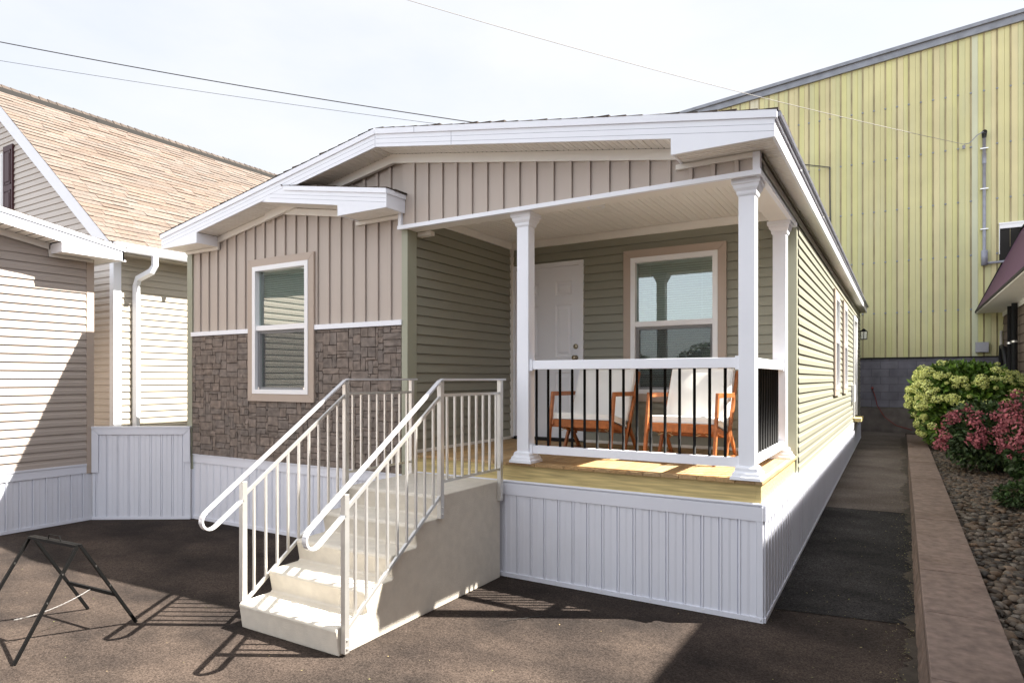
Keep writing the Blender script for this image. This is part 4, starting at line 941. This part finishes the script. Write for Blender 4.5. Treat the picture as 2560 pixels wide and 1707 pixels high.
m = MB(); m.box(2.44, XW, -30, 14.57, 3.34, 3.383); m.box(XW-.03, XW-.017, -30, 14.57, 3.24, 3.34); part('soffit', m, 'soffit', bb)
m = MB(); m.box(XW-.05, XW-.01, 12.88, 13.20, .3, 3.24); part('trim_board', m, 'soffit', bb)
for y, r in ((12.75, .045), (12.05, .055)):
    m = MB(); m.tube([(XW-.10, y, .3), (XW-.10, y, 3.32)], r, 10); p = part('vent_pipe', m, 'pipe', bb, True)
    for z in (2.5, 1.5): part('pipe_clip', MB().tube([(XW-.10, y, z), (XW-.10, y, z+.04)], r+.008, 10), 'steel', p)
m = MB(); m.tube([(XW-.08, 14.35, .3), (XW-.08, 14.35, 2.3), (XW-.1, 14.1, 2.5), (XW-.1, 13.7, 2.45), (XW-.08, 13.5, 2.1), (XW-.08, 13.5, .3)], .05, 10); part('black_duct', m, 'pipe', bb, True)
m = MB(); m.tube([(XW-.06, 14.52, .3), (XW-.06, 14.52, 2.9)], .03, 8); part('white_pipe', m, 'soffit', bb, True)

# ---------------- planting bed ----------------
kb = thing('retaining_wall', 'low retaining wall of reddish brown coping blocks edging the gravel bed', 'retaining wall', (1.17, 5, 0))
y = -4.5; k = 0; js = [-6.0, -4.6, -3.6, -2.40, -1.292, -.267, .74, 1.749, 2.78, 3.85, 4.85, 5.85, 6.9, 7.95, 9.0, 10, 11, 12, 13, 14.2]
for a, b in zip(js, js[1:]):
    m = MB(); m.box(.982+random.uniform(-.002, .002), 1.352, a+.007, b-.007, .25, .35+random.uniform(-.0015, .0015)); part('coping_block', m, 'coping', kb, bevel=.004)
m = MB(); rs = random.Random(9)
for row in range(3):
    y = -6+row*.13
    while y < 14.2:
        e = y+.42; n = 8; zt = .25-row*.14; zb = zt-.136; idx = len(m.v)
        for i in range(n+1):
            for j in range(4):
                ex = .0 if i in (0, n) or j in (0, 3) else rs.uniform(.006, .018)
                m.v.append((.984-.03*(.30-(zb+(zt-zb)*j/3))/.3-ex*.7, y+.003+(e-y-.006)*i/n, zb+(zt-zb)*j/3))
        for i in range(n):
            for j in range(3): q = idx+i*4+j; m.f.append((q, q+4, q+5, q+1))
        y = e
m.box(.989, 1.34, -6, 14.2, -.1, .249); part('block_face', m, 'face', kb)
m = MB(); m.poly((1.30, -6, .27), (3.0, -6, .27), (3.0, 14.58, .30), (1.30, 14.58, .30)); struct('bed_soil', m, 'soil', 'dark soil under the gravel bed')
# pebbles
def ico():
    t = (1+5**.5)/2; v = np.array([(-1, t, 0), (1, t, 0), (-1, -t, 0), (1, -t, 0), (0, -1, t), (0, 1, t), (0, -1, -t), (0, 1, -t), (t, 0, -1), (t, 0, 1), (-t, 0, -1), (-t, 0, 1)], float)
    f = [(0, 11, 5), (0, 5, 1), (0, 1, 7), (0, 7, 10), (0, 10, 11), (1, 5, 9), (5, 11, 4), (11, 10, 2), (10, 7, 6), (7, 1, 8), (3, 9, 4), (3, 4, 2), (3, 2, 6), (3, 6, 8), (3, 8, 9), (4, 9, 5), (2, 4, 11), (6, 2, 10), (8, 6, 7), (9, 8, 1)]
    v = list(map(tuple, v/np.linalg.norm(v[0]))); c = {}; nf = []
    def mid(a, b):
        k = (min(a, b), max(a, b))
        if k not in c:
            p = np.array(v[a])+np.array(v[b]); p /= np.linalg.norm(p); c[k] = len(v); v.append(tuple(p))
        return c[k]
    for a, b, d in f: x, y, z = mid(a, b), mid(b, d), mid(d, a); nf += [(a, x, z), (b, y, x), (d, z, y), (x, y, z)]
    return np.array(v), np.array(nf)
def fast_mesh(name, V, Fc, mat, k=3, smooth=True):
    me = bpy.data.meshes.new(name); me.vertices.add(len(V)); me.vertices.foreach_set('co', V.astype(np.float32).ravel())
    me.loops.add(Fc.size); me.loops.foreach_set('vertex_index', Fc.astype(np.int32).ravel())
    me.polygons.add(len(Fc)); me.polygons.foreach_set('loop_start', np.arange(0, Fc.size, k, dtype=np.int32)); me.polygons.foreach_set('loop_total', np.full(len(Fc), k, dtype=np.int32))
    me.polygons.foreach_set('use_smooth', np.full(len(Fc), smooth)); me.materials.append(M[mat]); me.update(calc_edges=True); me.validate()
    return me
rg = np.random.default_rng(5); iv, if_ = ico()
def pebbles(n, y0, y1, smin, smax, layer):
    V = []; Fs = []
    for k in range(n):
        p = np.array([rg.uniform(1.37, 2.98), rg.uniform(y0, y1), .275+layer+rg.uniform(0, .012)])
        s = rg.uniform(smin, smax); sc3 = np.array([s*rg.uniform(.8, 1.5), s*rg.uniform(.7, 1.1), s*rg.uniform(.4, .7)])
        a = rg.uniform(0, 6.28); v = iv*sc3*(1+.12*np.sin(iv[:, [1]]*3+k)); c, s_ = math.cos(a), math.sin(a); t = rg.uniform(-.35, .35); ct, stt = math.cos(t), math.sin(t)
        v = v@np.array([[1, 0, 0], [0, ct, stt], [0, -stt, ct]]); v = v@np.array([[c, s_, 0], [-s_, c, 0], [0, 0, 1]])
        V.append(v+p); Fs.append(if_+k*len(iv))
    return np.vstack(V), np.vstack(Fs)
parts_ = [pebbles(3000, -1.6, 4.5, .014, .034, -.004), pebbles(1500, -1.6, 4.5, .018, .045, .012), pebbles(5200, 4.5, 13, .022, .04, .005)]
V = np.vstack([p[0] for p in parts_]); offs = np.cumsum([0]+[len(p[0]) for p in parts_[:-1]]); Fc = np.vstack([p[1]+o for p, o in zip(parts_, offs)])
me = fast_mesh('gravel', V, Fc, 'pebble'); o = bpy.data.objects.new('gravel', me); COL.objects.link(o); o['label'] = 'rounded river gravel filling the bed behind the low wall'; o['category'] = 'gravel'; o['kind'] = 'stuff'
# litter
V = []; Fq = []
def chip(p, s):
    a = rg.uniform(0, 6.28); d = np.array([math.cos(a), math.sin(a), rg.uniform(-.3, .3)])*s; e = np.array([-math.sin(a), math.cos(a), rg.uniform(-.4, .4)])*s*rg.uniform(.15, .6)
    i = len(V); V.extend([p-d, p-e, p+d, p+e]); Fq.append((i, i+1, i+2, i+3))
for k in range(2600):
    y = rg.uniform(-1.6, 12); x = .975-abs(rg.normal(0, .10)) if rg.random() < .8 else rg.uniform(.2, .95)
    chip(np.array([x, y, gz(y)+.010]), rg.uniform(.003, .009))
for k in range(160):
    x, y = rg.uniform(-6.5, .9), rg.uniform(-3.5, -.1)
    if y > -2.1 and -3.2 < x < -2.1: continue
    chip(np.array([x, y, .008]), rg.uniform(.003, .008))
for k in range(420):
    if k % 2: chip(np.array([rg.uniform(-6.7, -.02), -.025-abs(rg.normal(0, .035)), .008]), rg.uniform(.002, .007))
    else: y = rg.uniform(0, 9); chip(np.array([.045+abs(rg.normal(0, .03)), y, gz(y)+.012]), rg.uniform(.002, .006))
me = fast_mesh('leaf_litter', np.array(V), np.array(Fq), 'chip', 4, False); o = bpy.data.objects.new('leaf_litter', me); COL.objects.link(o); o['label'] = 'dry leaf litter and chips scattered along the wall foot'; o['category'] = 'litter'; o['kind'] = 'stuff'

# ---------------- shrubs ----------------
def shrub(name, label, c, rad, n_leaf, heads, leafm, bloomm, ls, hr, seed, cone=0, petals=110, group=None, flat=0):
    r = np.random.default_rng(seed); c = np.array(c, float); rad = np.array(rad, float)
    t = thing(name, label, 'shrub', (c[0], c[1], .28), group)
    lumps = [(r.normal(size=3), r.uniform(.6, 1)) for _ in range(14)]
    def surf(d):
        d = d/np.linalg.norm(d); k = 1.
        for l, a in lumps: k += .16*a*max(0, float(d@(l/np.linalg.norm(l))))**6-.02
        return d*rad*k
    m = MB()
    for k in range(26):
        d = surf(np.array([r.normal(), r.normal(), abs(r.normal())*.8+.25])); b = Vector((c[0]+r.normal()*.1, c[1]+r.normal()*.1, .28)); e = Vector(c+d*.85); md = b.lerp(e, .5)+Vector((0, 0, .12))
        m.tube([b, md, e], [.012, .008, .005], 5)
    part('stems', m, 'stem', t, True)
    V = []; Fs = []; O = np.array([c[0], c[1], .28])
    for k in range(n_leaf):
        d = r.normal(size=3); d[2] = d[2]*.9+.15; p = c+surf(d)*r.uniform(.45, 1.0)**.6
        if p[2] < .30: p[2] = .30+r.uniform(0, .15)
        out = d/np.linalg.norm(d); ax = out+r.normal(size=3)*.7+np.array([0, 0, -.25]); ax /= np.linalg.norm(ax); sd_ = np.cross(ax, r.normal(size=3)+out); sd_ /= np.linalg.norm(sd_)+1e-9; nn = np.cross(ax, sd_)
        s = ls*r.uniform(.6, 1.2); i = len(V)
        V.extend([p-O, p+ax*s*.45+sd_*s*.32+nn*s*.08-O, p+ax*s+nn*s*-.10-O, p+ax*s*.45-sd_*s*.32+nn*s*.08-O, p+ax*s*.5-O]); Fs.extend([(i, i+1, i+4), (i+1, i+2, i+4), (i+2, i+3, i+4), (i+3, i, i+4)])
    me = fast_mesh('foliage', np.array(V), np.array(Fs), leafm, 3, False); f = bpy.data.objects.new('foliage', me); COL.objects.link(f); f.parent = t
    V = []; Fs = []; base = me
    for k in range(heads):
        d = r.normal(size=3); d[2] = abs(d[2])*.75-.08 if r.random() < .75 else d[2]*.5; 
        d[1] = -abs(d[1]) if r.random() < .75 else d[1]
        if flat and r.random() < .65: d[2] = r.uniform(-.35 if flat == 1 else -.75, .9)*np.linalg.norm(d[:2])
        if flat == 2 and r.random() < .15: d[0] = -abs(d[0])-.3
        p = c+surf(d)*r.uniform(.96, 1.10)
        if p[2] < .38: p[2] = .38+r.uniform(0, .2)
        h = hr*r.choice((.5, .75, .95, 1.1, 1.35))*r.uniform(.9, 1.1); up = d/np.linalg.norm(d)+np.array([0, 0, .7]); up /= np.linalg.norm(up)
        for q in range(petals):
            e = r.normal(size=3); e /= np.linalg.norm(e)
            if e@up < -.45: continue
            k2 = 1+cone*(e@up)+r.uniform(-.08, .08); pp = p+e*h*k2*(np.array([1, 1, .8]) if not cone else 1)*(1 if not cone else r.uniform(.35, 1.1)); nn = e+r.normal(size=3)*.45; a = np.cross(nn, r.normal(size=3)); a /= np.linalg.norm(a); b = np.cross(nn/np.linalg.norm(nn), a); s = h*(.17 if not cone else .24)*r.uniform(.7, 1.2)
            i = len(V); V.extend([pp+a*s-O, pp+b*s-O, pp-a*s-O, pp-b*s-O]); Fs.append((i, i+1, i+2, i+3))
    if heads:
        me = fast_mesh('flower_heads', np.array(V), np.array(Fs), bloomm, 4, False); f2 = bpy.data.objects.new('flower_heads', me); COL.objects.link(f2); f2.parent = t
    return t
shrub('hydrangea_bush', 'large hydrangea with lime green flower heads at the end of the bed', (2.0, 11.2, 1.2), (1.2, 1.2, 1.16), 12000, 185, 'leaf', 'lime', .14, .086, 21, petals=170, flat=2)
shrub('hydrangea_bush', 'pink flowering hydrangea at the right edge, low branches over the gravel', (2.55, 5.1, 1.0), (.80, 1.0, .78), 10000, 135, 'leafd', 'pink', .085, .068, 22, cone=.45, petals=60, flat=1)
shrub('hydrangea_bush', 'pink flowering hydrangea touching the lime green one', (2.16, 7.8, .86), (.85, 1.1, .66), 7000, 95, 'leafd', 'pink', .085, .072, 23, cone=.45, petals=60, flat=1)
shrub('low_shrub', 'small dark green leafy shrub on the gravel under the pink hydrangea', (2.05, 4.3, .42), (.30, .45, .14), 1500, 0, 'leafd', 'pink', .055, .06, 24)

# trees beyond the yard, seen only in window reflections
V = []; Fs = []; r = np.random.default_rng(3)
for k in range(16):
    c = np.array([-75+k*7.0+r.uniform(-2, 2), -62+r.uniform(-4, 4), 1.8+r.uniform(0, 1.2)]); R3 = np.array([4.2, 3, 2.2+r.uniform(0, 2.6)])
    for q in range(3500):
        e = r.normal(size=3); e /= np.linalg.norm(e); p = c+e*R3*r.uniform(.6, 1.05); a = r.normal(size=3); a /= np.linalg.norm(a); b = np.cross(a, e); s = .27; i = len(V)
        V.extend([p+a*s, p+b*s, p-a*s, p-b*s]); Fs.append((i, i+1, i+2, i+3))
me = fast_mesh('distant_trees', np.array(V), np.array(Fs), 'tree', 4, False); o = bpy.data.objects.new('distant_trees', me); COL.objects.link(o); o['label'] = 'far line of green trees mirrored in the porch window'; o['category'] = 'trees'; o['kind'] = 'stuff'
